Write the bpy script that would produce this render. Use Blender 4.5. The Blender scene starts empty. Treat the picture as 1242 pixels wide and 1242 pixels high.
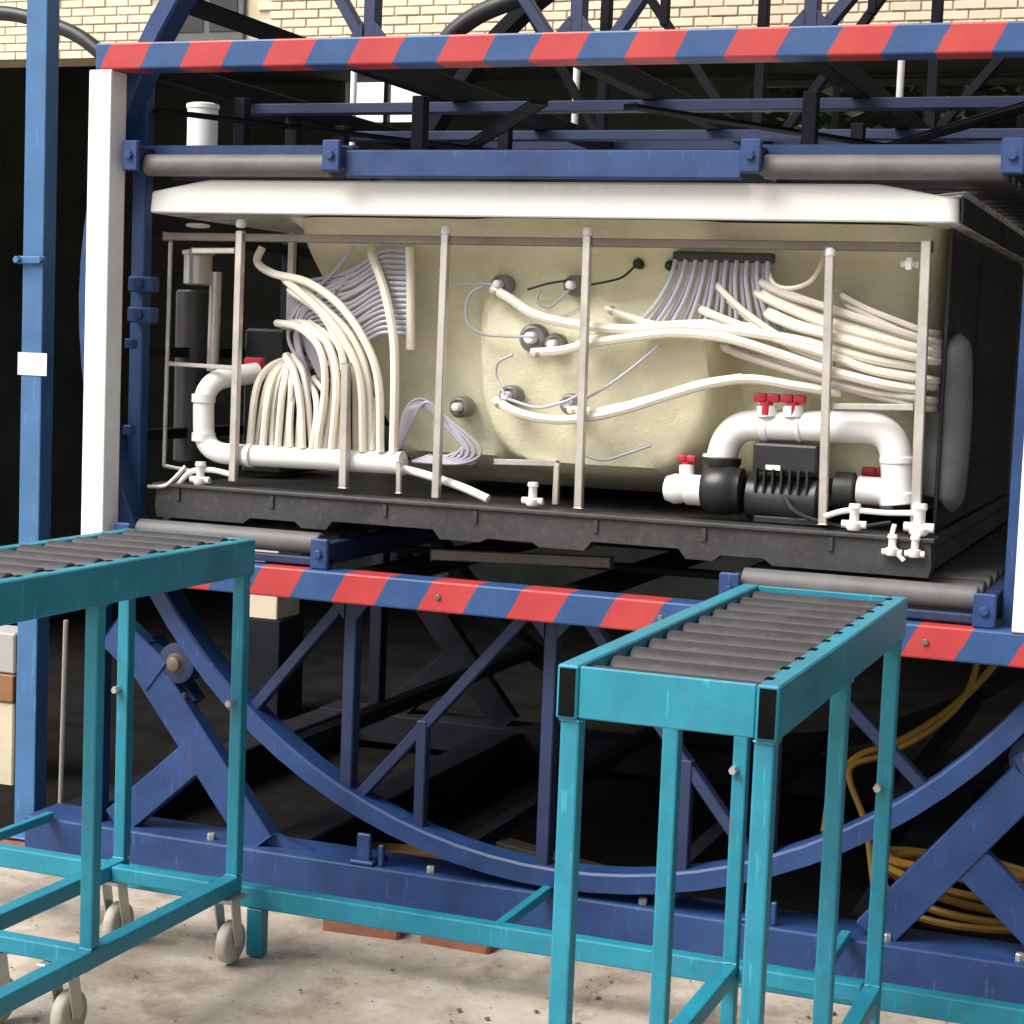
import bpy, bmesh, math, random
from mathutils import Vector, Matrix, noise
random.seed(7)
S = bpy.context.scene
COL = S.collection

# ---------------------------------------------------------------- camera
cam_d = bpy.data.cameras.new('camera')
cam_d.sensor_width = 36.0
cam_d.lens = 65.24
cam_d.clip_start = 0.05
cam_d.clip_end = 500.0
cam = bpy.data.objects.new('camera', cam_d)
COL.objects.link(cam)
CAM_ROT = Matrix(((0.932604, -0.068621, 0.354317), (0.358762, 0.069538, -0.930835), (0.039236, 0.995216, 0.089470)))
cam.matrix_world = Matrix.Translation((1.67, -4.4, 1.58)) @ CAM_ROT.to_4x4()
S.camera = cam

# ---------------------------------------------------------------- sky, sun, exposure
SUN_EL, SUN_AZ = math.radians(50), math.radians(220)      # azimuth clockwise from +Y: in front of the rig, to its left
world = bpy.data.worlds.new('World')
S.world = world
world.use_nodes = True
nt = world.node_tree
nt.nodes.clear()
sky = nt.nodes.new('ShaderNodeTexSky')
sky.sky_type = 'NISHITA'
sky.sun_disc = False
sky.sun_elevation = SUN_EL
sky.sun_rotation = SUN_AZ
sky.air_density = 1.0
sky.dust_density = 4.0
hs = nt.nodes.new('ShaderNodeHueSaturation')
hs.inputs['Saturation'].default_value = 0.35             # thin cloud: a whitish sky
bg = nt.nodes.new('ShaderNodeBackground')
bg.inputs['Strength'].default_value = 0.062
wo = nt.nodes.new('ShaderNodeOutputWorld')
nt.links.new(sky.outputs[0], hs.inputs['Color'])
nt.links.new(hs.outputs[0], bg.inputs['Color'])
nt.links.new(bg.outputs[0], wo.inputs['Surface'])
sun_d = bpy.data.lights.new('sun', 'SUN')
sun_d.energy = 1.5
sun_d.angle = math.radians(38)
sun_d.color = (1.0, 0.95, 0.87)
sun = bpy.data.objects.new('sun', sun_d)
COL.objects.link(sun)
sd = Vector((math.sin(SUN_AZ) * math.cos(SUN_EL), math.cos(SUN_AZ) * math.cos(SUN_EL), math.sin(SUN_EL)))
sun.rotation_euler = sd.to_track_quat('Z', 'Y').to_euler()
sun.location = (-6, -8, 10)
vs = S.view_settings
vs.view_transform = 'Standard'
vs.look = 'None'
vs.exposure = 1.55
vs.gamma = 1.0
vs.use_curve_mapping = False

# ---------------------------------------------------------------- materials
def nodes(name):
    m = bpy.data.materials.new(name)
    m.use_nodes = True
    t = m.node_tree
    return m, t, t.nodes['Principled BSDF']

def N(t, typ, **kw):
    n = t.nodes.new(typ)
    for k, v in kw.items():
        setattr(n, k, v)
    return n

def math_node(t, op, a, b=None):
    n = N(t, 'ShaderNodeMath', operation=op)
    for i, v in enumerate((a, b)):
        if v is None: continue
        if isinstance(v, (int, float)): n.inputs[i].default_value = v
        else: t.links.new(v, n.inputs[i])
    return n.outputs[0]

def mix(t, fac, a, b):
    n = N(t, 'ShaderNodeMix', data_type='RGBA')
    for sock, v in ((n.inputs[0], fac), (n.inputs[6], a), (n.inputs[7], b)):
        if isinstance(v, (int, float)): sock.default_value = v
        elif isinstance(v, tuple): sock.default_value = (*v[:3], 1)
        else: t.links.new(v, sock)
    return n.outputs[2]

def noise_tex(t, scale, detail=4, rough=0.6, vec=None, distort=0.0):
    n = N(t, 'ShaderNodeTexNoise')
    n.inputs['Scale'].default_value = scale
    n.inputs['Detail'].default_value = detail
    n.inputs['Roughness'].default_value = rough
    n.inputs['Distortion'].default_value = distort
    if vec is None:
        tc = N(t, 'ShaderNodeTexCoord')
        vec = tc.outputs['Object']
    t.links.new(vec, n.inputs['Vector'])
    return n.outputs['Fac']

def ramp(t, fac, lo, hi):
    n = N(t, 'ShaderNodeMapRange')
    n.inputs[1].default_value = lo
    n.inputs[2].default_value = hi
    t.links.new(fac, n.inputs[0])
    return n.outputs[0]

def bump(t, b, h, strength=0.2, dist=0.002):
    n = N(t, 'ShaderNodeBump')
    n.inputs['Strength'].default_value = strength
    n.inputs['Distance'].default_value = dist
    t.links.new(h, n.inputs['Height'])
    t.links.new(n.outputs[0], b.inputs['Normal'])

def paint(name, col, rough=0.45, vary=0.25, dirt=(0.10, 0.075, 0.055), dirt_lo=0.60, dirt_hi=0.80, metal=0.0, scale=6.0, bmp=0.15, chips=None, spec=None):
    """painted or raw surface: uneven tone, specks of dirt and wear, slight relief"""
    m, t, b = nodes(name)
    n1 = noise_tex(t, scale, 5, 0.65)
    n2 = noise_tex(t, scale * 7.0, 6, 0.7)
    dark = tuple(c * (1 - vary) for c in col)
    lite = tuple(min(1, c * (1 + vary * 0.7) + 0.006) for c in col)
    c1 = mix(t, ramp(t, n1, 0.3, 0.7), dark, lite)
    c2 = mix(t, math_node(t, 'MULTIPLY', ramp(t, n2, dirt_lo, dirt_hi), 0.75), c1, dirt)
    if spec is not None: b.inputs['Specular IOR Level'].default_value = spec
    if chips:                                   # scratches, scuffs and rust where the paint has gone
        tc = N(t, 'ShaderNodeTexCoord')
        mp = N(t, 'ShaderNodeMapping'); mp.inputs['Scale'].default_value = (1.0, 1.0, 0.22)
        t.links.new(tc.outputs['Object'], mp.inputs['Vector'])
        n3 = noise_tex(t, 60, 8, 0.78, vec=mp.outputs[0], distort=1.2)
        n5 = noise_tex(t, 2.6, 4, 0.6)
        k = math_node(t, 'MULTIPLY', ramp(t, n3, 0.585, 0.63), ramp(t, n5, 0.42, 0.62))
        c2 = mix(t, math_node(t, 'MULTIPLY', k, 0.85), c2, chips)
        sc = N(t, 'ShaderNodeMapping'); sc.inputs['Scale'].default_value = (30, 30, 4); sc.inputs['Rotation'].default_value = (0.3, 0.2, 0.5)
        t.links.new(tc.outputs['Object'], sc.inputs['Vector'])
        n6 = noise_tex(t, 3.0, 3, 0.5, vec=sc.outputs[0])
        c2 = mix(t, math_node(t, 'MULTIPLY', ramp(t, n6, 0.64, 0.70), 0.35), c2, tuple(min(1, c * 1.9 + 0.05) for c in col))
    t.links.new(c2, b.inputs['Base Color'])
    r = math_node(t, 'ADD', math_node(t, 'MULTIPLY', n1, 0.3), rough - 0.15)
    t.links.new(r, b.inputs['Roughness'])
    b.inputs['Metallic'].default_value = metal
    bump(t, b, n2, bmp, 0.002)
    return m

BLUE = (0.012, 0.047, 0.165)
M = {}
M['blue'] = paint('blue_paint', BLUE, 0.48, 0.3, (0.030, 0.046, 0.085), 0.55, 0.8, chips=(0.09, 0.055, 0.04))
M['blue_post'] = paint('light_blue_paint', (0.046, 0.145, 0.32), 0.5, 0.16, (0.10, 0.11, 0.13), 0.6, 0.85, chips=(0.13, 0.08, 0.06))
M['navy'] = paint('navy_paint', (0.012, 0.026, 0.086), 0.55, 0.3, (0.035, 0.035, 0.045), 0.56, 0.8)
M['dark_steel'] = paint('shade_dark_steel', (0.008, 0.009, 0.015), 0.75, 0.3, (0.018, 0.015, 0.012), 0.56, 0.8, spec=0.12)  # near-black: shade on rear and inner members put into the colour
M['teal'] = paint('teal_paint', (0.010, 0.215, 0.312), 0.45, 0.20, (0.04, 0.10, 0.11), 0.58, 0.82, bmp=0.12, chips=(0.16, 0.085, 0.05))
M['white_paint'] = paint('white_paint', (0.82, 0.82, 0.82), 0.5, 0.05, (0.45, 0.42, 0.38), 0.66, 0.9)
M['black_hole'] = paint('hole_shade', (0.003, 0.003, 0.004), 0.95, 0.3, (0.006, 0.006, 0.006))  # black stands in for the darkness inside tube ends and slots
M['roller'] = paint('roller_steel', (0.24, 0.22, 0.215), 0.42, 0.3, (0.10, 0.07, 0.055), 0.52, 0.75, metal=0.35, scale=9)
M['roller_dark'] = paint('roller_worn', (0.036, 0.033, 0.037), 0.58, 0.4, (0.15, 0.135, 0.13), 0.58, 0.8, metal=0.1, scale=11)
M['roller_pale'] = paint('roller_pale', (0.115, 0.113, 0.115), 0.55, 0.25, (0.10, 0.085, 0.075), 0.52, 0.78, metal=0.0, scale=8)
M['steel'] = paint('galvanised_steel', (0.60, 0.57, 0.53), 0.34, 0.15, (0.24, 0.19, 0.14), 0.6, 0.85, metal=0.65, scale=14)
M['brown_steel'] = paint('dull_steel', (0.17, 0.14, 0.115), 0.5, 0.25, (0.09, 0.06, 0.045), 0.55, 0.8, metal=0.3, scale=10)
M['acrylic'] = paint('white_acrylic', (0.80, 0.79, 0.76), 0.28, 0.03, (0.60, 0.57, 0.50), 0.70, 0.95, bmp=0.03)
M['pvc'] = paint('white_pvc', (0.82, 0.81, 0.79), 0.33, 0.05, (0.60, 0.56, 0.48), 0.62, 0.9, bmp=0.04)
M['jet_grey'] = paint('jet_grey', (0.20, 0.19, 0.18), 0.35, 0.15, (0.12, 0.11, 0.10))
M['cream_hose'] = paint('cream_hose', (0.80, 0.745, 0.635), 0.36, 0.08, (0.60, 0.50, 0.36), 0.6, 0.85, bmp=0.04)
M['pink_hose'] = paint('dull_hose', (0.62, 0.57, 0.51), 0.4, 0.12, (0.45, 0.38, 0.31), 0.6, 0.85, bmp=0.04)
M['grey_hose'] = paint('grey_hose', (0.42, 0.42, 0.49), 0.35, 0.15, (0.28, 0.27, 0.30), 0.6, 0.85, bmp=0.04)
M['tray'] = paint('grey_plastic_tray', (0.034, 0.034, 0.036), 0.5, 0.3, (0.085, 0.08, 0.075), 0.52, 0.74, scale=7, bmp=0.3)
M['black'] = paint('black_casting', (0.014, 0.014, 0.016), 0.38, 0.3, (0.05, 0.05, 0.05), 0.62, 0.85)
M['red'] = paint('red_plastic', (0.50, 0.018, 0.045), 0.35, 0.2, (0.25, 0.02, 0.03), 0.65, 0.9, bmp=0.05)
M['rubber_grey'] = paint('grey_foil', (0.14, 0.143, 0.145), 0.5, 0.35, (0.16, 0.155, 0.15), 0.55, 0.8)
M['brick'] = paint('old_brick', (0.26, 0.095, 0.055), 0.8, 0.3, (0.30, 0.25, 0.20), 0.55, 0.8, scale=20)
M['yellow_hose'] = paint('yellow_hose', (0.28, 0.155, 0.018), 0.5, 0.25, (0.20, 0.12, 0.03), 0.6, 0.85)
M['caster'] = paint('caster_wheel', (0.40, 0.37, 0.32), 0.6, 0.3, (0.35, 0.28, 0.20), 0.55, 0.8)
M['zinc'] = paint('zinc_plate', (0.55, 0.54, 0.51), 0.35, 0.12, (0.30, 0.27, 0.22), 0.6, 0.85, metal=0.7)
M['cable'] = paint('black_cable', (0.012, 0.013, 0.016), 0.45, 0.2, (0.04, 0.04, 0.04))
M['inner_wall'] = paint('dark_green_wall', (0.10, 0.118, 0.10), 0.8, 0.5, (0.02, 0.02, 0.02), scale=1.5)
M['inner_floor'] = paint('shade_black_floor', (0.006, 0.0055, 0.005), 0.8, 0.4, (0.022, 0.017, 0.013), scale=3, spec=0.08)  # near-black colour stands in for shade on the floors
M['grey_frame'] = paint('grey_window_frame', (0.10, 0.105, 0.10), 0.5, 0.2, (0.06, 0.06, 0.06))
M['mortar'] = paint('pale_mortar', (0.60, 0.50, 0.365), 0.9, 0.15, (0.25, 0.2, 0.15), scale=20)
M['crate_cream'] = paint('cream_board', (0.62, 0.55, 0.40), 0.7, 0.1, (0.35, 0.28, 0.2))
M['crate_grey'] = paint('grey_board', (0.40, 0.39, 0.38), 0.7, 0.15, (0.3, 0.25, 0.2))
M['crate_brown'] = paint('brown_board', (0.26, 0.13, 0.05), 0.7, 0.2, (0.15, 0.1, 0.06))
M['paper'] = paint('white_paper', (0.80, 0.80, 0.82), 0.7, 0.04, (0.6, 0.58, 0.55), 0.7, 0.95)

M['black_hole'].node_tree.nodes['Principled BSDF'].inputs['Specular IOR Level'].default_value = 0.05
def striped(name, zb):
    m, t, b = nodes(name)
    tc = N(t, 'ShaderNodeTexCoord')
    sp = N(t, 'ShaderNodeSeparateXYZ')
    t.links.new(tc.outputs['Object'], sp.inputs[0])
    wob = math_node(t, 'MULTIPLY', math_node(t, 'SUBTRACT', noise_tex(t, 25, 3), 0.5), 0.010)
    zz = math_node(t, 'MULTIPLY', math_node(t, 'SUBTRACT', sp.outputs['Z'], zb), 0.54)
    q = math_node(t, 'ADD', math_node(t, 'SUBTRACT', math_node(t, 'SUBTRACT', sp.outputs['X'], zz), -2.513), wob)
    fr = math_node(t, 'FRACT', math_node(t, 'DIVIDE', q, 0.2502))
    is_red = math_node(t, 'LESS_THAN', fr, 0.505)
    n1 = noise_tex(t, 8, 5, 0.65)
    n2 = noise_tex(t, 55, 6, 0.7)
    red = mix(t, ramp(t, n1, 0.3, 0.7), (0.40, 0.030, 0.042), (0.50, 0.055, 0.05))
    blu = mix(t, ramp(t, n1, 0.3, 0.7), (0.016, 0.060, 0.19), (0.030, 0.092, 0.245))
    c = mix(t, is_red, blu, red)
    c = mix(t, math_node(t, 'MULTIPLY', ramp(t, n2, 0.55, 0.78), 0.6), c, (0.13, 0.09, 0.10))
    n3 = noise_tex(t, 70, 8, 0.78, distort=1.5)
    c = mix(t, math_node(t, 'MULTIPLY', math_node(t, 'MULTIPLY', ramp(t, n3, 0.58, 0.63), ramp(t, n1, 0.45, 0.62)), 0.8), c, (0.11, 0.07, 0.06))
    t.links.new(c, b.inputs['Base Color'])
    b.inputs['Roughness'].default_value = 0.42
    bump(t, b, n2, 0.1, 0.002)
    return m
M['stripe_top'] = striped('hazard_stripes_upper', 2.286)
M['stripe_low'] = striped('hazard_stripes_lower', 0.881)

def fibreglass():
    m, t, b = nodes('fibreglass')
    n1 = noise_tex(t, 3.5, 5, 0.6, distort=0.6)
    n2 = noise_tex(t, 38, 5, 0.7)
    c = mix(t, ramp(t, n1, 0.3, 0.7), (0.64, 0.60, 0.40), (0.80, 0.765, 0.57))
    c = mix(t, math_node(t, 'MULTIPLY', ramp(t, n2, 0.55, 0.8), 0.4), c, (0.50, 0.445, 0.28))
    wv = noise_tex(t, 14, 8, 0.7, distort=3.0)
    c = mix(t, math_node(t, 'MULTIPLY', ramp(t, wv, 0.55, 0.72), 0.35), c, (0.80, 0.76, 0.58))
    t.links.new(c, b.inputs['Base Color'])
    b.inputs['Roughness'].default_value = 0.38
    bump(t, b, math_node(t, 'ADD', n2, wv), 0.5, 0.006)
    return m
M['fibreglass'] = fibreglass()

def tile_mat():
    m, t, b = nodes('cream_wall_tile')
    oi = N(t, 'ShaderNodeObjectInfo')
    n1 = noise_tex(t, 30, 4)
    f = math_node(t, 'ADD', math_node(t, 'MULTIPLY', oi.outputs['Random'], 0.6), math_node(t, 'MULTIPLY', n1, 0.4))
    c = mix(t, f, (0.66, 0.565, 0.415), (0.80, 0.715, 0.56))
    t.links.new(c, b.inputs['Base Color'])
    b.inputs['Roughness'].default_value = 0.45
    return m
M['tile'] = tile_mat()

def concrete():
    m, t, b = nodes('yard_concrete')
    n1 = noise_tex(t, 1.3, 6, 0.62, distort=0.4)
    n2 = noise_tex(t, 4.5, 8, 0.66, distort=0.15)
    n3 = noise_tex(t, 45, 8, 0.75)
    n4 = noise_tex(t, 170, 3, 0.6)
    c = mix(t, ramp(t, n1, 0.32, 0.68), (0.33, 0.275, 0.22), (0.50, 0.435, 0.365))
    c = mix(t, math_node(t, 'MULTIPLY', ramp(t, n2, 0.50, 0.64), 0.8), c, (0.20, 0.155, 0.118))
    c = mix(t, math_node(t, 'MULTIPLY', ramp(t, n2, 0.46, 0.32), 0.60), c, (0.64, 0.60, 0.54))
    c = mix(t, math_node(t, 'MULTIPLY', ramp(t, n3, 0.56, 0.72), 0.65), c, (0.16, 0.13, 0.10))
    c = mix(t, math_node(t, 'MULTIPLY', ramp(t, n4, 0.60, 0.72), 0.40), c, (0.66, 0.62, 0.56))
    vo = N(t, 'ShaderNodeTexVoronoi', feature='DISTANCE_TO_EDGE'); vo.inputs['Scale'].default_value = 0.45
    tcv = N(t, 'ShaderNodeTexCoord'); nz = N(t, 'ShaderNodeTexNoise'); nz.inputs['Scale'].default_value = 3.0; nz.inputs['Detail'].default_value = 6
    t.links.new(tcv.outputs['Object'], nz.inputs['Vector'])
    ad = N(t, 'ShaderNodeVectorMath', operation='MULTIPLY_ADD'); ad.inputs[1].default_value = (.35, .35, .35)
    t.links.new(nz.outputs['Color'], ad.inputs[0]); t.links.new(tcv.outputs['Object'], ad.inputs[2])
    t.links.new(ad.outputs[0], vo.inputs['Vector'])
    c = mix(t, math_node(t, 'MULTIPLY', ramp(t, vo.outputs['Distance'], 0.003, 0.0005), 0.28), c, (0.10, 0.085, 0.07))
    t.links.new(c, b.inputs['Base Color'])
    b.inputs['Roughness'].default_value = 0.85
    h = math_node(t, 'ADD', math_node(t, 'MULTIPLY', n2, 0.8), math_node(t, 'MULTIPLY', n3, 0.5))
    bump(t, b, h, 0.5, 0.012)
    return m
M['concrete'] = concrete()

def glass_dark():
    m, t, b = nodes('dark_window_glass')
    b.inputs['Base Color'].default_value = (0.03, 0.033, 0.033, 1)
    b.inputs['Roughness'].default_value = 0.15
    return m
M['glass'] = glass_dark()

# ---------------------------------------------------------------- helpers
def obj(name, bm, mat, parent=None, smooth=False):
    bmesh.ops.recalc_face_normals(bm, faces=bm.faces)
    me = bpy.data.meshes.new(name)
    bm.to_mesh(me); bm.free()
    me.materials.append(M[mat])
    if smooth:
        for p in me.polygons: p.use_smooth = True
        me.set_sharp_from_angle(angle=math.radians(40))
    o = bpy.data.objects.new(name, me)
    COL.objects.link(o)
    if parent is not None: attach(o, parent)
    return o

def attach(o, parent):
    o.parent = parent
    root = parent.parent if parent.parent else parent
    o.matrix_parent_inverse = Matrix.Translation(-root.location) if root is parent else Matrix.Identity(4)
    if root is not parent:      # sub-part: parent's own world matrix is the identity for meshes built in world space
        o.matrix_parent_inverse = Matrix.Identity(4)

def thing(name, label, cat, loc, group=None):
    o = bpy.data.objects.new(name, None)
    o.empty_display_size = 0.1
    COL.objects.link(o)
    o.location = loc
    return tag(o, label, cat, group)

def tag(o, label, cat, group=None):
    o['label'] = label; o['category'] = cat
    if group: o['group'] = group
    return o

def B(): return bmesh.new()

def box(bm, lo, hi, bev=0.003, seg=1):
    r = bmesh.ops.create_cube(bm, size=1.0)
    vs_ = r['verts']
    lo, hi = Vector(lo), Vector(hi)
    for v in vs_:
        v.co = Vector([lo[i] + (v.co[i] + 0.5) * (hi[i] - lo[i]) for i in range(3)])
    if bev:
        es = set(e for v in vs_ for e in v.link_edges)
        bmesh.ops.bevel(bm, geom=list(es), offset=bev, segments=seg, affect='EDGES', profile=0.5)
    return bm

def bar(bm, p0, p1, w, h, ref=(0, 1, 0), bev=0.003):
    """rectangular section between two points; h is its size along ref, w across"""
    p0, p1, ref = Vector(p0), Vector(p1), Vector(ref)
    d = (p1 - p0); L = d.length; d.normalize()
    side = d.cross(ref).normalized(); up = side.cross(d).normalized()
    r = bmesh.ops.create_cube(bm, size=1.0)
    vs_ = r['verts']
    for v in vs_:
        a = v.co.copy()
        v.co = p0 + d * ((a.x + 0.5) * L) + side * (a.y * w) + up * (a.z * h)
    if bev:
        es = set(e for v in vs_ for e in v.link_edges)
        bmesh.ops.bevel(bm, geom=list(es), offset=bev, segments=1, affect='EDGES')
    return bm

def frame_of(d):
    d = Vector(d).normalized()
    a = Vector((0, 0, 1)) if abs(d.z) < 0.9 else Vector((1, 0, 0))
    u = d.cross(a).normalized()
    return u, d.cross(u).normalized()

def cyl(bm, p0, p1, r, n=16, r1=None, bev=0.0):
    p0, p1 = Vector(p0), Vector(p1)
    u, v = frame_of(p1 - p0)
    d = (p1 - p0).normalized(); L = (p1 - p0).length
    r1 = r if r1 is None else r1
    prof = [(0, r), (L, r1)] if not bev else [(0, r - bev), (bev, r), (L - bev, r1), (L, r1 - bev)]
    rings = []
    for t_, rr in prof:
        rings.append([bm.verts.new(p0 + d * t_ + (u * math.cos(2 * math.pi * k / n) + v * math.sin(2 * math.pi * k / n)) * rr) for k in range(n)])
    skin(bm, rings)
    return bm

def skin(bm, rings, caps=True):
    n = len(rings[0])
    for a, b in zip(rings, rings[1:]):
        for k in range(n):
            bm.faces.new((a[k], a[(k + 1) % n], b[(k + 1) % n], b[k]))
    if caps:
        bm.faces.new(list(reversed(rings[0]))); bm.faces.new(rings[-1])

def lathe(bm, p0, axis, prof, n=20):
    """prof: (distance along axis, radius)"""
    p0 = Vector(p0); d = Vector(axis).normalized(); u, v = frame_of(d)
    rings = [[bm.verts.new(p0 + d * t_ + (u * math.cos(2 * math.pi * k / n) + v * math.sin(2 * math.pi * k / n)) * max(r, 1e-4)) for k in range(n)] for t_, r in prof]
    skin(bm, rings)
    return bm

def spline(pts, per=7):
    P = [Vector(p) for p in pts]
    if len(P) < 3: return P
    Q = [P[0] * 2 - P[1]] + P + [P[-1] * 2 - P[-2]]
    out = []
    for i in range(1, len(Q) - 2):
        a, b, c, d = Q[i - 1], Q[i], Q[i + 1], Q[i + 2]
        for k in range(per):
            t = k / per
            out.append(0.5 * (2 * b + (c - a) * t + (2 * a - 5 * b + 4 * c - d) * t * t + (3 * b - a - 3 * c + d) * t ** 3))
    out.append(P[-1])
    return out

def tube(bm, pts, r, n=8, per=7, raw=False):
    P = [Vector(p) for p in pts] if raw else spline(pts, per)
    T = [(P[min(i + 1, len(P) - 1)] - P[max(i - 1, 0)]).normalized() for i in range(len(P))]
    u, v = frame_of(T[0])
    rings = []
    for i, p in enumerate(P):
        u = (u - T[i] * u.dot(T[i])).normalized(); v = T[i].cross(u)
        rr = r(i / (len(P) - 1)) if callable(r) else r
        rings.append([bm.verts.new(p + (u * math.cos(2 * math.pi * k / n) + v * math.sin(2 * math.pi * k / n)) * rr) for k in range(n)])
    skin(bm, rings)
    return bm

def bent(pts, rad, seg=6):
    """polyline with rounded corners, for rigid pipes"""
    P = [Vector(p) for p in pts]
    out = [P[0]]
    for i in range(1, len(P) - 1):
        a = (P[i - 1] - P[i]).normalized(); b = (P[i + 1] - P[i]).normalized()
        s, e = P[i] + a * rad, P[i] + b * rad
        for k in range(seg + 1):
            t = k / seg
            out.append(s * (1 - t) ** 2 + P[i] * 2 * t * (1 - t) + e * t * t)
    out.append(P[-1])
    return out

def prism_xz(bm, pts, y0, y1):
    """closed outline in the XZ plane given depth"""
    a = [bm.verts.new((x, y0, z)) for x, z in pts]
    b = [bm.verts.new((x, y1, z)) for x, z in pts]
    n = len(pts)
    for k in range(n):
        bm.faces.new((a[k], a[(k + 1) % n], b[(k + 1) % n], b[k]))
    bm.faces.new(list(reversed(a))); bm.faces.new(b)
    return bm

def bolt(bm, p, axis, r=0.012, h=0.010):
    lathe(bm, p, axis, [(0, r), (h * .8, r), (h, r * .8)], 6)
    return bm

def copy_part(o, parent, delta):
    c = o.copy(); COL.objects.link(c)
    c.parent = parent
    c.location = o.location + Vector(delta)
    return c

# ---------------------------------------------------------------- ground
def build_ground():
    bm = B()
    n, x0, x1, y0, y1 = 60, -6.0, 6.0, -8.0, 4.0
    g = [[None] * (n + 1) for _ in range(n + 1)]
    for i in range(n + 1):
        for j in range(n + 1):
            x = x0 + (x1 - x0) * i / n; y = y0 + (y1 - y0) * j / n
            edge = min(i, j, n - i, n - j)
            z = (noise.noise(Vector((x * 1.1, y * 1.1, 3.1))) * 0.006 + noise.noise(Vector((x * 3.2, y * 3.2, 1.7))) * 0.003) if edge > 1 else 0.0
            g[i][j] = bm.verts.new((x, y, z - 0.004))
    for i in range(n):
        for j in range(n):
            bm.faces.new((g[i][j], g[i + 1][j], g[i + 1][j + 1], g[i][j + 1]))
    # far skirt of the same yard reaching the horizon
    R = 220.0
    ring = [g[i][0] for i in range(n + 1)] + [g[n][j] for j in range(1, n + 1)] + [g[i][n] for i in range(n - 1, -1, -1)] + [g[0][j] for j in range(n - 1, 0, -1)]
    out = []
    for v in ring:
        d = Vector((v.co.x, v.co.y + 2.0, 0))
        m_ = max(abs(d.x), abs(d.y))
        out.append(bm.verts.new((d.x / m_ * R, d.y / m_ * R - 2.0, -0.004)))
    k = len(ring)
    for i in range(k):
        bm.faces.new((ring[i], ring[(i + 1) % k], out[(i + 1) % k], out[i]))
    o = obj('ground', bm, 'concrete', smooth=True)
    o['kind'] = 'structure'
build_ground()

bm_ = B(); box(bm_, (-3.6, .28, -.02), (2.6, 2.80, .008), .003)  # slab added under the rig, its shade put into the colour
o = obj('shade_pad', bm_, 'inner_floor'); o['kind'] = 'structure'

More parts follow.
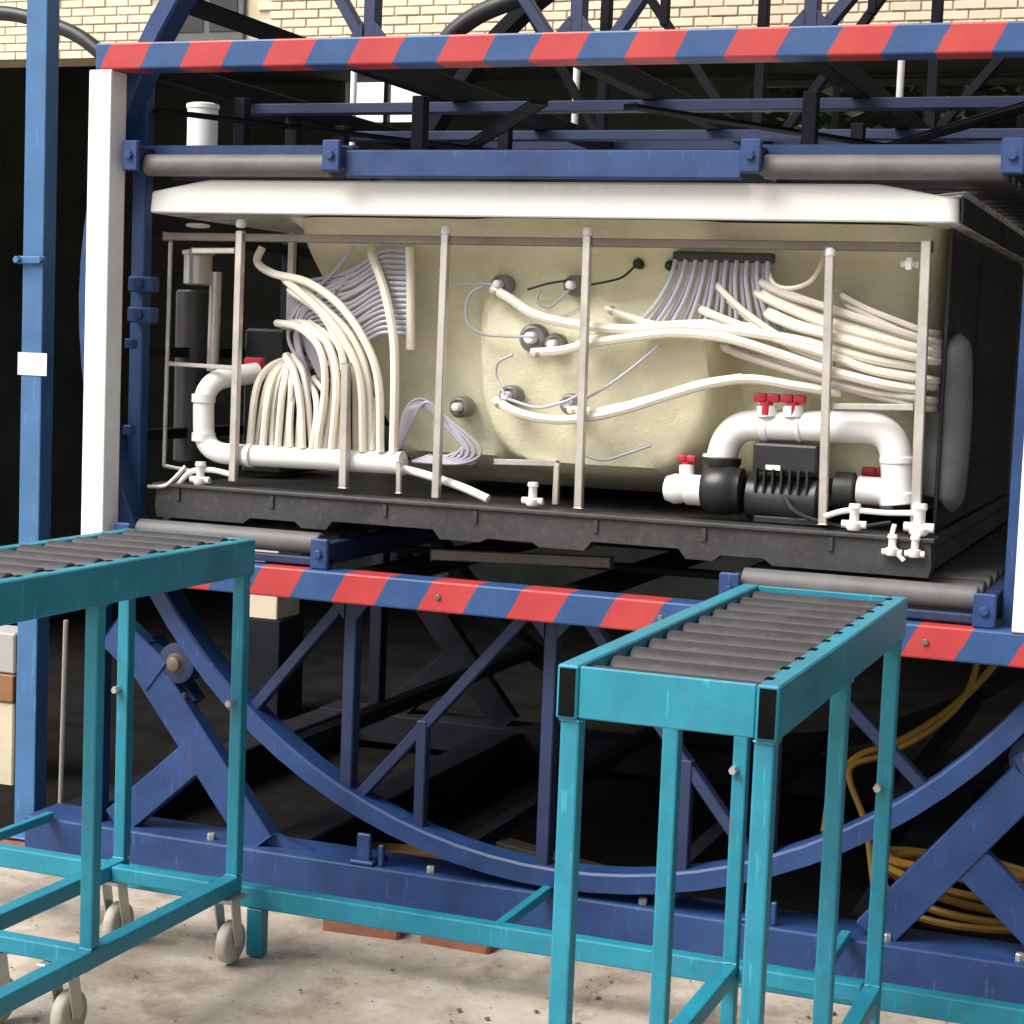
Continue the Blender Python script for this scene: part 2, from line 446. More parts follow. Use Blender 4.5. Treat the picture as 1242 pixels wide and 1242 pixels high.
# ---------------------------------------------------------------- workshop building behind the rig
WY = 2.55           # face of the front wall
LINT = 2.745        # underside of the lintel over the wide doorway
def build_workshop():
    w = thing('workshop_building', 'cream tiled workshop wall above a wide dark doorway behind the rig', 'building', (0, WY, 0))
    obj('lintel_wall', box(B(), (-5.2, WY + .009, LINT), (5.2, WY + .22, 4.6), 0), 'mortar', w)
    obj('side_wall', box(B(), (-5.2, WY + .009, -.02), (-4.4, WY + .22, LINT), 0), 'mortar', w)
    obj('side_wall', box(B(), (3.4, WY + .009, -.02), (5.2, WY + .22, LINT), 0), 'mortar', w)
    # room behind
    by = 6.4
    wx0, wx1, wz0, wz1 = -3.686, -3.090, 2.932, 3.291
    obj('inner_wall', box(B(), (-5.2, by, 0), (wx0, by + .15, 4.6), 0), 'inner_wall', w)
    vx0, vx1, vz0, vz1 = -1.059, 0.500, 2.757, 3.156
    obj('inner_wall', box(B(), (wx1, by, 0), (vx0, by + .15, 4.6), 0), 'inner_wall', w)
    obj('inner_wall', box(B(), (vx1, by, 0), (5.2, by + .15, 4.6), 0), 'inner_wall', w)
    obj('inner_wall', box(B(), (vx0, by, 0), (vx1, by + .15, vz0), 0), 'inner_wall', w)
    obj('inner_wall', box(B(), (vx0, by, vz1), (vx1, by + .15, 4.6), 0), 'inner_wall', w)
    fr = B()
    for k in range(4):
        x_ = vx0 + (vx1 - vx0) * k / 3
        bar(fr, (x_, by - .01, vz0), (x_, by - .01, vz1), .035, .05)
    bar(fr, (vx0, by - .012, vz0), (vx1, by - .012, vz0), .035, .05); bar(fr, (vx0, by - .012, vz1), (vx1, by - .012, vz1), .035, .05)
    obj('window_frame', fr, 'grey_frame', w)
    obj('inner_wall', box(B(), (wx0, by, 0), (wx1, by + .15, wz0), 0), 'inner_wall', w)
    obj('inner_wall', box(B(), (wx0, by, wz1), (wx1, by + .15, 4.6), 0), 'inner_wall', w)
    fr = B()
    for (a, b) in (((wx0, wz0), (wx1, wz0)), ((wx0, wz1), (wx1, wz1)), ((wx0, wz0), (wx0, wz1)), ((wx1, wz0), (wx1, wz1)), (((wx0 + wx1) / 2, wz0), ((wx0 + wx1) / 2, wz1))):
        bar(fr, (a[0], by - .01, a[1]), (b[0], by - .01, b[1]), .03, .05)
    obj('window_frame', fr, 'grey_frame', w)
    obj('inner_wall', box(B(), (-5.35, WY + .23, 0), (-5.2, by + .15, 4.6), 0), 'inner_wall', w)
    obj('inner_wall', box(B(), (5.2, WY + .23, 0), (5.35, WY + .5, 4.6), 0), 'inner_wall', w)      # unseen opening added on the right to let light into the room
    obj('inner_wall', box(B(), (5.2, 5.9, 0), (5.35, by + .15, 4.6), 0), 'inner_wall', w)
    obj('inner_wall', box(B(), (5.2, WY + .5, 2.9), (5.35, 5.9, 4.6), 0), 'inner_wall', w)
    obj('inner_floor', box(B(), (-5.2, WY + .25, -.03), (5.2, by, .006), 0), 'inner_floor', w)
    obj('ceiling', box(B(), (-5.2, WY + .22, 3.2), (5.2, by, 3.3), 0), 'inner_wall', w)
    obj('roof', box(B(), (-5.6, WY - .15, 4.6), (5.6, by + .4, 4.75), .01), 'grey_frame', w)
    # window in the tiled wall
    ax, bx_ = -2.606, -2.253
    win = obj('window', box(B(), (ax, WY - .012, 2.80), (bx_, WY + .03, 3.7), .004), 'grey_frame', w)
    for k in range(2):
        xa = ax + .03 + k * (bx_ - ax - .03) / 2
        obj('pane', box(B(), (xa, WY - .016, 2.84), (xa + (bx_ - ax) / 2 - .045, WY - .008, 3.66), 0), 'glass', win)
    # cream wall tiles, proud of the mortar bed; the courses in view one by one
    TW, TH, G = 0.108, 0.030, 0.006
    tm = bpy.data.meshes.new('wall_tile')
    b_ = box(B(), (0, 0, 0), (TW, .022, TH), .002); b_.to_mesh(tm); b_.free(); tm.materials.append(M['tile'])
    rest = B()
    count = 0
    row = 0
    z = LINT
    while z < 4.58:
        x = -5.1 - (row % 2) * (TW + G) / 2
        while x < 5.1:
            if not (x + TW > ax - .004 and x < bx_ + .004 and 2.80 - TH - .004 < z < 3.704):
                shown = 1 <= row <= 6 and -3.25 < x < 1.05
                if shown and count < 290:
                    o = bpy.data.objects.new('tile', tm); COL.objects.link(o)
                    o.parent = w; o.matrix_parent_inverse = Matrix.Translation(-w.location)
                    o.location = (x, WY + random.uniform(-.002, .002), z)
                    count += 1
                else:
                    box(rest, (x, WY + random.uniform(-.002, .002), z), (x + TW, WY + .0221, z + TH), 0)
            x += TW + G
        z += TH + G; row += 1
    for xa, xb in ((-5.15, -4.42), (3.42, 5.15)):
        z = .02
        while z < LINT - TH:
            x = xa
            while x < xb - TW:
                box(rest, (x, WY + random.uniform(-.002, .002), z), (x + TW, WY + .0221, z + TH), 0); x += TW + G
            z += TH + G
    o = obj('wall_tiling', rest, 'tile', w); o['kind'] = 'stuff'
build_workshop()

M['plaster'] = paint('grey_plaster', (0.13, 0.127, 0.12), 0.85, 0.2, (0.09, 0.08, 0.07), scale=2)
wing = thing('shade_wing', 'unseen grey plastered wing added right of the yard to shade the rig', 'building', (3.6, -1.6, 0))  # added out of view to keep right-facing sides in shade
obj('wing_wall', box(B(), (3.05, -5.6, -.02), (3.25, WY + .007, 4.4), .01), 'plaster', wing)
obj('wing_roof', box(B(), (2.85, -5.8, 4.4), (5.0, WY - .16, 4.55), .01), 'grey_frame', wing)
dr = obj('door', box(B(), (3.02, -3.2, 0), (3.06, -2.2, 2.1), .004), 'grey_frame', wing)
obj('handle', cyl(B(), (2.99, -2.32, 1.0), (2.99, -2.32, 1.14), .01, 8), 'zinc', dr)
yard = obj('bright_backdrop_wall', box(B(), (-9, 12.0, -.02), (6, 12.2, 6.5), .01), 'white_paint')  # added to catch the sun and brighten the rear window
tag(yard, 'white wall added outside to make the rear window bright', 'wall')

M['leaf'] = paint('hedge_leaf', (0.045, 0.085, 0.03), 0.5, 0.4, (0.03, 0.05, 0.02), scale=20)
hedge = thing('hedge', 'dark green hedge seen through the rear window on the right', 'hedge', (1.4, 8.2, 0))
hb = B(); rh_ = random.Random(5)
for k in range(9000):
    c = Vector((rh_.uniform(-1.6, 4.2), 8.2 + rh_.gauss(0, .28), rh_.uniform(1.6, 4.5)))
    a_ = Vector((rh_.gauss(0, 1), rh_.gauss(0, 1), rh_.gauss(0, 1))).normalized(); u_, v_ = frame_of(a_)
    L_ = rh_.uniform(.04, .09)
    hb.faces.new([hb.verts.new(c + d_) for d_ in (-u_ * L_, v_ * L_ * .45, u_ * L_, -v_ * L_ * .45)])
o = obj('foliage', hb, 'leaf', hedge); o['kind'] = 'stuff'
obj('stems', box(B(), (-1.5, 8.15, 0), (4.1, 8.45, 4.2), .05), 'inner_floor', hedge)

# ---------------------------------------------------------------- rotating cage of the turning rig
RC = Vector((0.12, 0, 1.669)); RO = 1.503; RI = 1.452
CAGE_BACK = 2.05
def ring_mesh(y0, y1):
    bm = B(); n = 96
    prof = [(RO, y0), (RO, y1), (RI + .012, y1), (RI, y1 - .006), (RI, y0 + .006), (RI + .006, y0)]
    rings = []
    for k in range(n):
        a = 2 * math.pi * k / n
        rings.append([bm.verts.new((RC.x + r * math.cos(a), y, RC.z + r * math.sin(a))) for r, y in prof])
    m_ = len(prof)
    for k in range(n):
        a, b = rings[k], rings[(k + 1) % n]
        for j in range(m_):
            bm.faces.new((a[j], a[(j + 1) % m_], b[(j + 1) % m_], b[j]))
    # web plate edge standing inside the rim, like a rolled channel
    return bm

cage = thing('rotating_cage', 'blue steel turning cage with red and blue striped beams holding the tub', 'machine', (RC.x, 1.1, RC.z - RO))
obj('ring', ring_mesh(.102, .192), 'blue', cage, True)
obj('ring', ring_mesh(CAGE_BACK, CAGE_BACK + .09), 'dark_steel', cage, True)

ZT0, ZT1, ZL0, ZL1 = 2.286, 2.357, 0.881, 0.962
XL, XR = -1.275, 1.335
obj('striped_beam', box(B(), (XL, 0, ZT0), (XR, .09, ZT1), .005, 2), 'stripe_top', cage)
obj('striped_beam', box(B(), (XL, 0, ZL0), (XR, .09, ZL1), .005, 2), 'stripe_low', cage)
obj('cage_beam', box(B(), (XL, 2.16, ZT0), (XR, 2.25, ZT1), .005), 'navy', cage)
obj('cage_beam', box(B(), (XL, 2.16, ZL0), (XR, 2.25, ZL1), .005), 'dark_steel', cage)
# cross ties from front beam to rear beam, upper and lower
for x in (-1.235, -.51, .08, .68, 1.295):
    for z in (ZT0 + .035, ZL0 + .04):
        obj('cross_tie', box(B(), (x - .025, .092, z - .028), (x + .025, 2.158, z + .028), .003), 'dark_steel', cage)
# mid-depth transverse members of the upper frame
for y, z in ((.75, ZT0 + .036), (1.45, ZT0 + .036)):
    obj('transverse_member', box(B(), (XL + .03, y, z - .061), (XR - .03, y + .05, z - .0295), .003), 'navy', cage)

def arc_z(x, sign, r=RI + .012):
    return RC.z + sign * math.sqrt(max(0, r * r - (x - RC.x) ** 2))
def truss(y, mat, sides=(1, -1)):
    for sg in sides:
        zb = ZT1 - .001 if sg > 0 else ZL0 + .001
        for x in (-.51, .07, .67):
            obj('truss_post', bar(B(), (x, y, zb), (x, y, arc_z(x, sg)), .035, .045, (0, 1, 0)), mat, cage)
        for s in (-1, 1):
            xs = .08 + s * .585; xo = RC.x + s * .93; xi = .08 + s * .06
            obj('truss_diagonal', bar(B(), (xi + s * .02, y + .004, zb), (xs - s * .03, y + .004, arc_z(xs - s * .03, sg)), .030, .038), mat, cage)
            obj('truss_diagonal', bar(B(), (xs + s * .02, y + .004, zb), (xo, y + .004, arc_z(xo, sg)), .030, .038), mat, cage)
            xm = .08 + s * .37
            tt = (xm - xi - s * .02) / (xs - s * .035 - xi - s * .02)
            zm = zb + (arc_z(xs, sg) - sg * .02 - zb) * tt
            obj('truss_strut', bar(B(), (xm, y - .002, zm), (xm, y - .002, arc_z(xm, sg)), .030, .035), mat, cage)
truss(.145, 'navy')
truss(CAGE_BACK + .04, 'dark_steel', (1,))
# spacers tying the two rings together
for k in range(16):
    a = 2 * math.pi * (k + .5) / 16
    p = RC + Vector((math.cos(a), 0, math.sin(a))) * (RI + .03)
    if abs(p.z - 1.67) < .55: continue
    obj('ring_spacer', bar(B(), (p.x, .194, p.z), (p.x, CAGE_BACK - .002, p.z), .04, .04, (0, 0, 1)), 'dark_steel', cage)

# white painted uprights between the striped beams
for x0 in (-1.292, 1.245):
    obj('white_upright', box(B(), (x0, -.004, ZL1 + .001), (x0 + .072, .075, ZT0 - .001), .004, 2), 'white_paint', cage)
# ladder uprights beside them
for s, xa in ((-1, -1.242), (1, 1.225)):
    for y in (.20, 1.1, 2.0):
        obj('ladder_upright', box(B(), (xa - .022, y - .02, ZL1 - .05), (xa + .022, y + .02, ZT0 + .02), .003), 'blue' if y < 1 else 'dark_steel', cage)  # deeper uprights take the shade-dark steel
    for z in (1.28, 1.52, 1.86):
        obj('side_rung', bar(B(), (xa, .221, z), (xa, 1.079, z), .03, .03, (0, 0, 1)), 'dark_steel', cage)
        obj('side_rung', bar(B(), (xa, 1.121, z), (xa, 1.979, z), .03, .03, (0, 0, 1)), 'dark_steel', cage)
for z in (1.542, 1.297):
    obj('ladder_rung', bar(B(), (-1.219, .14, z), (-1.246, .14, z), .028, .03), 'blue', cage)
for z in (1.710, 1.624):
    b_ = B(); box(b_, (-1.246, .135, z - .022), (-1.165, .178, z + .022), .005)
    bolt(b_, (-1.203, .135, z), (0, -1, 0), .014, .014)
    obj('clamp', b_, 'blue', cage)

# roller beds: two columns of rollers above and below, axes along the beam
ROLL = {'lower': (1.024, .030), 'upper': (2.036, .030)}
COLS = ((-1.165, -.575), (.575, 1.165))
roll_mesh = bpy.data.meshes.new('roller')
b_ = B(); cyl(b_, (0, 0, 0), (.57, 0, 0), .030, 16, bev=.003)
cyl(b_, (-.012, 0, 0), (.582, 0, 0), .009, 8)
bmesh.ops.recalc_face_normals(b_, faces=b_.faces); b_.to_mesh(roll_mesh); b_.free()
for p in roll_mesh.polygons: p.use_smooth = True
roll_mesh.set_sharp_from_angle(angle=math.radians(40))
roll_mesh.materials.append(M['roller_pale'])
roll_back = roll_mesh.copy(); roll_back.materials.clear(); roll_back.materials.append(M['roller_dark'])  # same roller, shade of the deeper rows put into a darker colour
for lvl, (zc, rr) in ROLL.items():
    for xa, xb in COLS:
        for k in range(16):
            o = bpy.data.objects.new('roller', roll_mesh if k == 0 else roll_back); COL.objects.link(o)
            o.parent = cage; o.matrix_parent_inverse = Matrix.Translation(-cage.location)
            o.location = (xa + .01, .085 + k * .135, zc)
        for x in (xa - .012, xb + .012):
            up = lvl == 'upper'
            z0, z1 = (zc - .05, zc + .008) if not up else (zc - .008, zc + .05)
            obj('roller_rail', box(B(), (x - .018, .045, z0), (x + .018, 2.155, z1), .003), 'navy', cage)
            # end bracket: a folded plate at the front end of the rail
            b2 = B(); box(b2, (x - .026, .025, z0 - .012), (x + .026, .043, z1 + .012), .004)
            bolt(b2, (x, .025, (z0 + z1) / 2), (0, -1, 0), .012, .010)
            obj('roller_bracket', b2, 'blue', cage)
# front cross channels of the two beds
obj('bed_channel', box(B(), (-.535, .055, 2.004), (.535, .085, 2.074), .004), 'blue', cage)
for xa, xb in COLS:
    obj('bed_channel', box(B(), (xa - .03, .125, 2.068), (xb + .03, .16, 2.095), .003), 'blue', cage)
    obj('bed_channel', box(B(), (xa - .03, .0461, .968), (xb + .03, .08, .99), .003), 'navy', cage)
obj('bed_bar', bar(B(), (-0.349, 0.300, 0.995), (0.172, 0.300, 1.013), .03, .03), 'brown_steel', cage)
for y in (.5, 1.1, 1.7):
    obj('bed_crossmember', box(B(), (-1.2, y, .965), (1.2, y + .05, .985), .003), 'dark_steel', cage)
    obj('bed_crossmember', box(B(), (-1.2, y, 2.09), (1.2, y + .05, 2.125), .003), 'dark_steel', cage)
# diagonal wind bracing in the upper frame
for xa, xb in ((-1.2, -.05), (-.05, -1.2), (.2, 1.25), (1.25, .2)):
    obj('wind_brace', bar(B(), (xa, .2, 2.20 + (.012 if xa > xb else 0)), (xb, 2.1, 2.20 + (.012 if xa > xb else 0)), .045, .010, (0, 0, 1)), 'dark_steel', cage)
for x in (-1.165, -.575, .575, 1.165):
    for y in (.62, 1.3, 2.10):
        obj('bed_hanger', box(B(), (x - .02, y - .02, 2.0861), (x + .02, y + .02, ZT0 + .005), .003), 'dark_steel', cage)
        obj('bed_stand', box(B(), (x - .02, y - .02, ZL0 + .03), (x + .02, y + .02, .973), .003), 'dark_steel', cage)

for x in (-.51, .07, .67):
    for zb_, sg in ((ZL0, -1), (ZT1, 1)):
        for sd_ in (-1, 1):
            obj('gusset', prism_xz(B(), [(x + sd_ * .0175, zb_ + sg * .0005), (x + sd_ * .0175, zb_ + sg * .06), (x + sd_ * .07, zb_ + sg * .0005)], .118, .124), 'navy', cage)
for x in (-1.0, -.2, .4, 1.05):
    obj('beam_bolt', bolt(B(), (x, 0, (ZL0 + ZL1) / 2), (0, -1, 0), .008, .006), 'brown_steel', cage)

# ---------------------------------------------------------------- fixed base with supporting rollers
base = thing('support_base', 'fixed blue steel base frame carrying the turning cage on rollers', 'machine base', (RC.x, 1.1, 0))
BX0, BX1 = -1.538, 2.05
BZ0, BZ1 = .035, .150
obj('base_beam', box(B(), (BX0, .10, BZ0), (BX1, .27, BZ1), .006, 2), 'blue', base)
obj('base_beam', box(B(), (BX0, 2.0, BZ0), (BX1, 2.17, BZ1), .006), 'dark_steel', base)
for x in (BX0 + .06, -.75, .91, BX1 - .06):
    obj('base_beam', box(B(), (x - .06, .271, BZ0 + .004), (x + .06, 1.999, BZ1 - .004), .005), 'dark_steel', base)

def x_brace(s, y):
    cx = .08
    f = lambda x: cx + s * x
    mat = 'blue' if y < 1 else 'dark_steel'  # rear copy in near-black, shade put into the colour
    # broad main leg: from the outside top down towards the middle of the base
    obj('main_leg', bar(B(), (f(-1.27), y, .66), (f(-.86), y, BZ1 + .002), .10, .05), mat, base)
    obj('cross_leg', bar(B(), (f(-1.085), y + .0015, .375), (f(-1.335), y + .0015, BZ1 + .002), .095, .046), mat, base)
    obj('upright', box(B(), (min(f(-1.435), f(-1.385)), y - .03, BZ1 + .001), (max(f(-1.435), f(-1.385)), y + .03, .80), .004), mat, base)
    obj('head_plate', bar(B(), (f(-1.36), y - .002, .72), (f(-1.20), y - .002, .60), .11, .052), mat, base)
    # roller under the ring
    cx = RC.x
    a = math.radians(221)
    rc = Vector((cx + s * (RO + .062) * math.cos(a), y + .03, RC.z + (RO + .062) * math.sin(a)))
    w = B(); lathe(w, rc + Vector((0, -.055, 0)), (0, 1, 0), [(0, .045), (.004, .058), (.02, .058), (.022, .05), (.085, .05), (.087, .058), (.105, .058), (.11, .045)], 24)
    wheel = obj('support_wheel', w, 'navy', base, True)
    h = B(); lathe(h, rc + Vector((0, -.075, 0)), (0, 1, 0), [(0, .012), (.004, .02), (.012, .022), (.02, .03), (.022, .03)], 16)
    obj('axle_hub', h, 'brown_steel', wheel, True)
    t_ = Vector((-math.sin(a) * s, 0, math.cos(a)))
    for k in (-1, 1):
        p = rc + t_ * (.085 * k) + Vector((0, -.03, 0)) + Vector((cx - rc.x, 0, RC.z - rc.z)).normalized() * -.05
        obj('wheel_bolt', bolt(B(), p, (0, -1, 0), .013, .02), 'brown_steel', base)
    p2 = rc + Vector((cx - rc.x, 0, RC.z - rc.z)).normalized() * -.06
    obj('wheel_block', bar(B(), p2 - t_ * .11 + Vector((0, .012, 0)), p2 + t_ * .11 + Vector((0, .012, 0)), .05, .062), mat, base)
for y in (.16, 2.08):
    for s in (1, -1):
        x_brace(s, y)
# small guide bracket standing on the front beam at the ring
for gx in (-0.444, .645):
    b_ = B()
    box(b_, (gx - .02, .112, BZ1 + .001), (gx + .02, .128, BZ1 + .085), .003)
    box(b_, (gx - .035, .10, BZ1 + .0005), (gx + .035, .20, BZ1 + .012), .003)
    box(b_, (gx + .045, .112, BZ1 + .001), (gx + .06, .128, BZ1 + .06), .003)
    obj('guide_bracket', b_, 'blue', base)
obj('gusset', prism_xz(B(), [(-.80, BZ1 + .001), (-.62, BZ1 + .001), (-.80, BZ1 + .05)], .16, .18), 'blue', base)
for x in (-.93, -.25, .35, .98, 1.3):
    obj('anchor_bolt', bolt(B(), (x, .135, BZ1), (0, 0, 1), .012, .018), 'steel', base)

# brick shims under the base, each loose
def shim(x, y, rz, l, label):
    b_ = B(); box(b_, (-l / 2, -.055, 0), (l / 2, .055, .045), .006)
    for v in b_.verts: v.co += Vector((noise.noise(v.co * 20 + Vector((x, 0, 0))), noise.noise(v.co * 22), 0)) * .008
    o = obj('brick_shim', b_, 'brick'); o.location = (x, y, -.012); o.rotation_euler = (0, 0, rz)
    tag(o, label, 'brick', 'bricks wedged under the base frame')
shim(-0.389, .045, .06, .22, 'broken red brick under the blue base right of the teal stub foot')
shim(-0.117, .06, -.05, .20, 'red brick under the blue base towards the middle of the floor rail')
shim(-1.586, .16, .1, .20, 'red brick under the left end of the blue base')

# ---------------------------------------------------------------- tall post left of the rig
PX0 = -1.754
post = thing('tall_post', 'tall light blue steel post at left edge with white sticker', 'post', (PX0 + .036, .38, 0))
obj('column', box(B(), (PX0, .35, 0), (PX0 + .074, .415, 3.6), .004, 2), 'blue_post', post)
obj('foot_plate', box(B(), (PX0 - .05, .30, 0), (PX0 + .124, .465, .012), .002), 'blue_post', post)
obj('sticker', box(B(), (-1.764, .3475, 1.432), (-1.660, .3495, 1.500), 0), 'paper', post)
b_ = B()
zc = 1.778
box(b_, (PX0 - .012, .335, zc - .012), (PX0 + .086, .349, zc + .012), .004)
bolt(b_, (PX0 - .004, .335, zc), (0, -1, 0), .012, .016); bolt(b_, (PX0 + .076, .335, zc), (0, -1, 0), .012, .016)
obj('clamp', b_, 'blue_post', post)
o = obj('white_conduit', cyl(B(), (-1.688, .5, 0.0), (-1.679, .5, 0.665), .008, 10), 'pink_hose')
tag(o, 'thin pale conduit standing upright beside the tall blue post', 'pipe')

# ---------------------------------------------------------------- hot tub
tub = thing('hot_tub', 'unclad hot tub with white rim, cream hoses and black base tray', 'hot tub', (-.06, 1.1, 1.056))
LX0, LX1 = -1.165, 1.052
LY0, LY1 = .10, 2.14
def rim():
    bm = B()
    zb, zt = 1.908, 1.999
    R = .028
    pts = []
    def side(a, b, n):
        for k in range(n): pts.append(tuple(a[i] + (b[i] - a[i]) * k / n for i in range(2)))
    def corner(c, a0):
        for k in range(8):
            a = a0 + math.pi / 2 * k / 8
            pts.append((c[0] + R * math.cos(a), c[1] + R * math.sin(a)))
    side((LX0 + R, LY0), (LX1 - R, LY0), 40); corner((LX1 - R, LY0 + R), -math.pi / 2)
    side((LX1, LY0 + R), (LX1, LY1 - R), 40); corner((LX1 - R, LY1 - R), 0)
    side((LX1 - R, LY1), (LX0 + R, LY1), 40); corner((LX0 + R, LY1 - R), math.pi / 2)
    side((LX0, LY1 - R), (LX0, LY0 + R), 40); corner((LX0 + R, LY0 + R), math.pi)
    cx, cy = (LX0 + LX1) / 2, (LY0 + LY1) / 2
    def ztop(p):
        dx = min(p[0] - LX0, LX1 - p[0]); dy = min(p[1] - LY0, LY1 - p[1])
        d = max(dx, dy)                          # distance from the nearest corner along the edge
        t = max(0, min(1, (d - .02) / .16))
        return zt - .030 * (1 - t)
    def inset(p, d):
        hx, hy = (LX1 - LX0) / 2, (LY1 - LY0) / 2
        return (cx + (p[0] - cx) * (hx - d) / hx, cy + (p[1] - cy) * (hy - d) / hy)
    lv = []
    def ring_at(d, zf): lv.append([bm.verts.new((*inset(p, d), zf(p))) for p in pts])
    ring_at(.165, lambda p: zb + .012)
    ring_at(.012, lambda p: zb + .002)
    ring_at(.003, lambda p: zb)
    ring_at(.0, lambda p: zb + .004)
    ring_at(.003, lambda p: ztop(p) - .006)
    ring_at(.006, lambda p: ztop(p) - .001)
    ring_at(.012, lambda p: ztop(p))
    ring_at(.20, lambda p: zt - .006)
    ring_at(.24, lambda p: zt - .03)
    ring_at(.46, lambda p: 1.74)
    ring_at(.62, lambda p: 1.52)
    skin(bm, lv)
    return bm
obj('rim', rim(), 'acrylic', tub)
obj('rim_shade_strip', box(B(), (LX1 + .0015, LY0 + .03, 1.910), (LX1 + .009, LY1 - .04, 1.972), .002), 'black', tub)  # dark strip added for the shade on the rim's right side

def sst(a, b, x):
    t = max(0.0, min(1.0, (x - a) / (b - a))); return t * t * (3 - 2 * t)
def shell():
    bm = B(); n = 120; L = []
    zs = [1.915 - (1.915 - 1.185) * k / 34 for k in range(35)]
    for z in zs:
        q = (1.915 - z) / .73
        xl = -.84 + .10 * sst(.1, .55, q) + .17 * sst(.45, .95, q); xr = 1.0 - .03 * q
        yf = .285 + .10 * sst(0, .25, q) + .06 * q + .16 * sst(.88, 1.0, q); yb = 2.0 - .15 * q
        cx, cy, a, b = (xl + xr) / 2, (yf + yb) / 2, (xr - xl) / 2, (yb - yf) / 2
        ring_ = []
        for k in range(n):
            t = 2 * math.pi * k / n
            e = 2 / 9.0
            c, s = math.cos(t), math.sin(t)
            x = cx + a * math.copysign(abs(c) ** e, c); y = cy + b * math.copysign(abs(s) ** e, s)
            ring_.append([x, y, z])
        L.append(ring_)
    # resample the front edge evenly in x so that the foot-well bulge has vertices
    out = []
    for ring_ in L:
        xl = min(p[0] for p in ring_); xr = max(p[0] for p in ring_)
        yf = min(p[1] for p in ring_); yb = max(p[1] for p in ring_); z = ring_[0][2]
        pts = []
        m_ = 90
        for k in range(m_ + 1):
            u = k / m_; x = xl + (xr - xl) * u
            edge = min(u, 1 - u) * (xr - xl)
            y = yf + .16 * (1 - math.sqrt(max(0, 1 - (1 - min(1, edge / .16)) ** 2)))
            b1 = 1 - sst(.80, 1.0, ((abs(x - .10) / .385) ** 3 + (abs(z - 1.58) / (.60 if z > 1.58 else .40)) ** 3) ** (1 / 3))
            b2 = 1 - sst(.75, 1.0, math.hypot((x - .74) / .27, (z - 1.36) / .26))
            b3 = sst(-.05, .05, x) * (1 - sst(.10, .25, x)) * .3 * (1 - sst(1.3, 1.9, z))
            y -= .13 * b1 * (1 - .55 * sst(1.58, 1.80, z)) + .08 * b2 + .03 * b3
            y += .006 * noise.noise(Vector((x * 6, z * 6, 0)))
            pts.append((x, y, z))
        pts.append((xr, yb - .1, z)); pts.append((xr - .1, yb, z)); pts.append((xl + .1, yb, z)); pts.append((xl, yb - .1, z))
        out.append([bm.verts.new(p) for p in pts])
    skin(bm, out)
    return bm
obj('shell', shell(), 'fibreglass', tub, True)

# black base tray with fork notches along its front skirt
TX0, TX1 = -1.137, 1.027
TZ0, TZ1 = 1.057, 1.152
def tray():
    notch = [(-0.850, -0.685, .026), (-0.594, -0.270, .040), (-0.139, 0.012, .018),
             (0.153, 0.410, .040), (0.497, 0.633, .026)]
    pts = [(TX0, TZ1), (TX0 - .006, TZ0 + .03), (TX0, TZ0)]
    for a, b, h in notch:
        h *= .62
        pts += [(a - .008, TZ0), (a + .012, TZ0 + h), (b - .012, TZ0 + h), (b + .008, TZ0)]
    pts += [(TX1, TZ0), (TX1 + .006, TZ0 + .03), (TX1, TZ1)]
    bm = B(); prism_xz(bm, pts, .14, .20)
    box(bm, (TX0 + .01, .201, TZ1 - .04), (TX1 - .01, 2.08, TZ1 - .006), .004)
    for x in (TX0 + .06, (TX0 + TX1) / 2, TX1 - .06):
        box(bm, (x - .05, .2005, TZ0), (x + .05, 2.08, TZ1 - .041), .004)
    return bm
obj('base_tray', tray(), 'tray', tub)
obj('tray_lip', box(B(), (TX0 - .012, .130, TZ1 - .010), (TX1 + .012, .215, TZ1 + .002), .003), 'tray', tub)
for k in range(14):
    x = TX0 + .08 + k * (TX1 - TX0 - .16) / 13 + random.uniform(-.03, .03)
    if k % 2 == 0:
        obj('tray_rib', box(B(), (x - .006, .134, TZ0 + .048), (x + .006, .1395, TZ1 - .012), .001), 'tray', tub)

# steel frame
FY = .17
def fpost(a, b, w=.021, mat='steel', nm='frame_post'):
    return obj(nm, bar(B(), a, b, w, w, (0, 1, 0), .002), mat, tub)
fpost((-0.906, 0.170, 1.866), (-0.909, 0.170, 1.169)); fpost((-0.288, 0.170, 1.870), (-0.289, 0.170, 1.163)); fpost((0.109, 0.170, 1.868), (0.116, 0.170, 1.164))
fpost((0.739, 0.170, 1.850), (0.758, 0.170, 1.167)); fpost((0.972, 0.170, 1.870), (0.986, 0.170, 1.163), .024)
fpost((-1.147, 0.200, 1.836), (-1.152, 0.200, 1.195), .010); fpost((-0.579, 0.190, 1.514), (-0.575, 0.190, 1.171), .022)
fpost((0.027, 0.240, 1.272), (0.027, 0.240, 1.162), .016); fpost((-0.415, 0.200, 1.252), (-0.412, 0.200, 1.167), .014)
fpost((-1.154, 0.180, 1.847), (0.987, 0.180, 1.855), .022, 'brown_steel', 'frame_rail')
fpost((-1.143, 0.200, 1.489), (-0.935, 0.200, 1.486), .012, 'steel', 'frame_rail'); fpost((-1.068, 0.190, 1.809), (-0.931, 0.190, 1.812), .016, 'steel', 'frame_rail')
fpost((0.763, 0.190, 1.460), (0.961, 0.190, 1.467), .016, 'steel', 'frame_rail'); fpost((-1.149, 0.200, 1.197), (-1.062, 0.200, 1.188), .010, 'steel', 'frame_rail')
fpost((-0.175, 0.300, 1.262), (0.006, 0.300, 1.268), .016, 'steel', 'frame_rail')
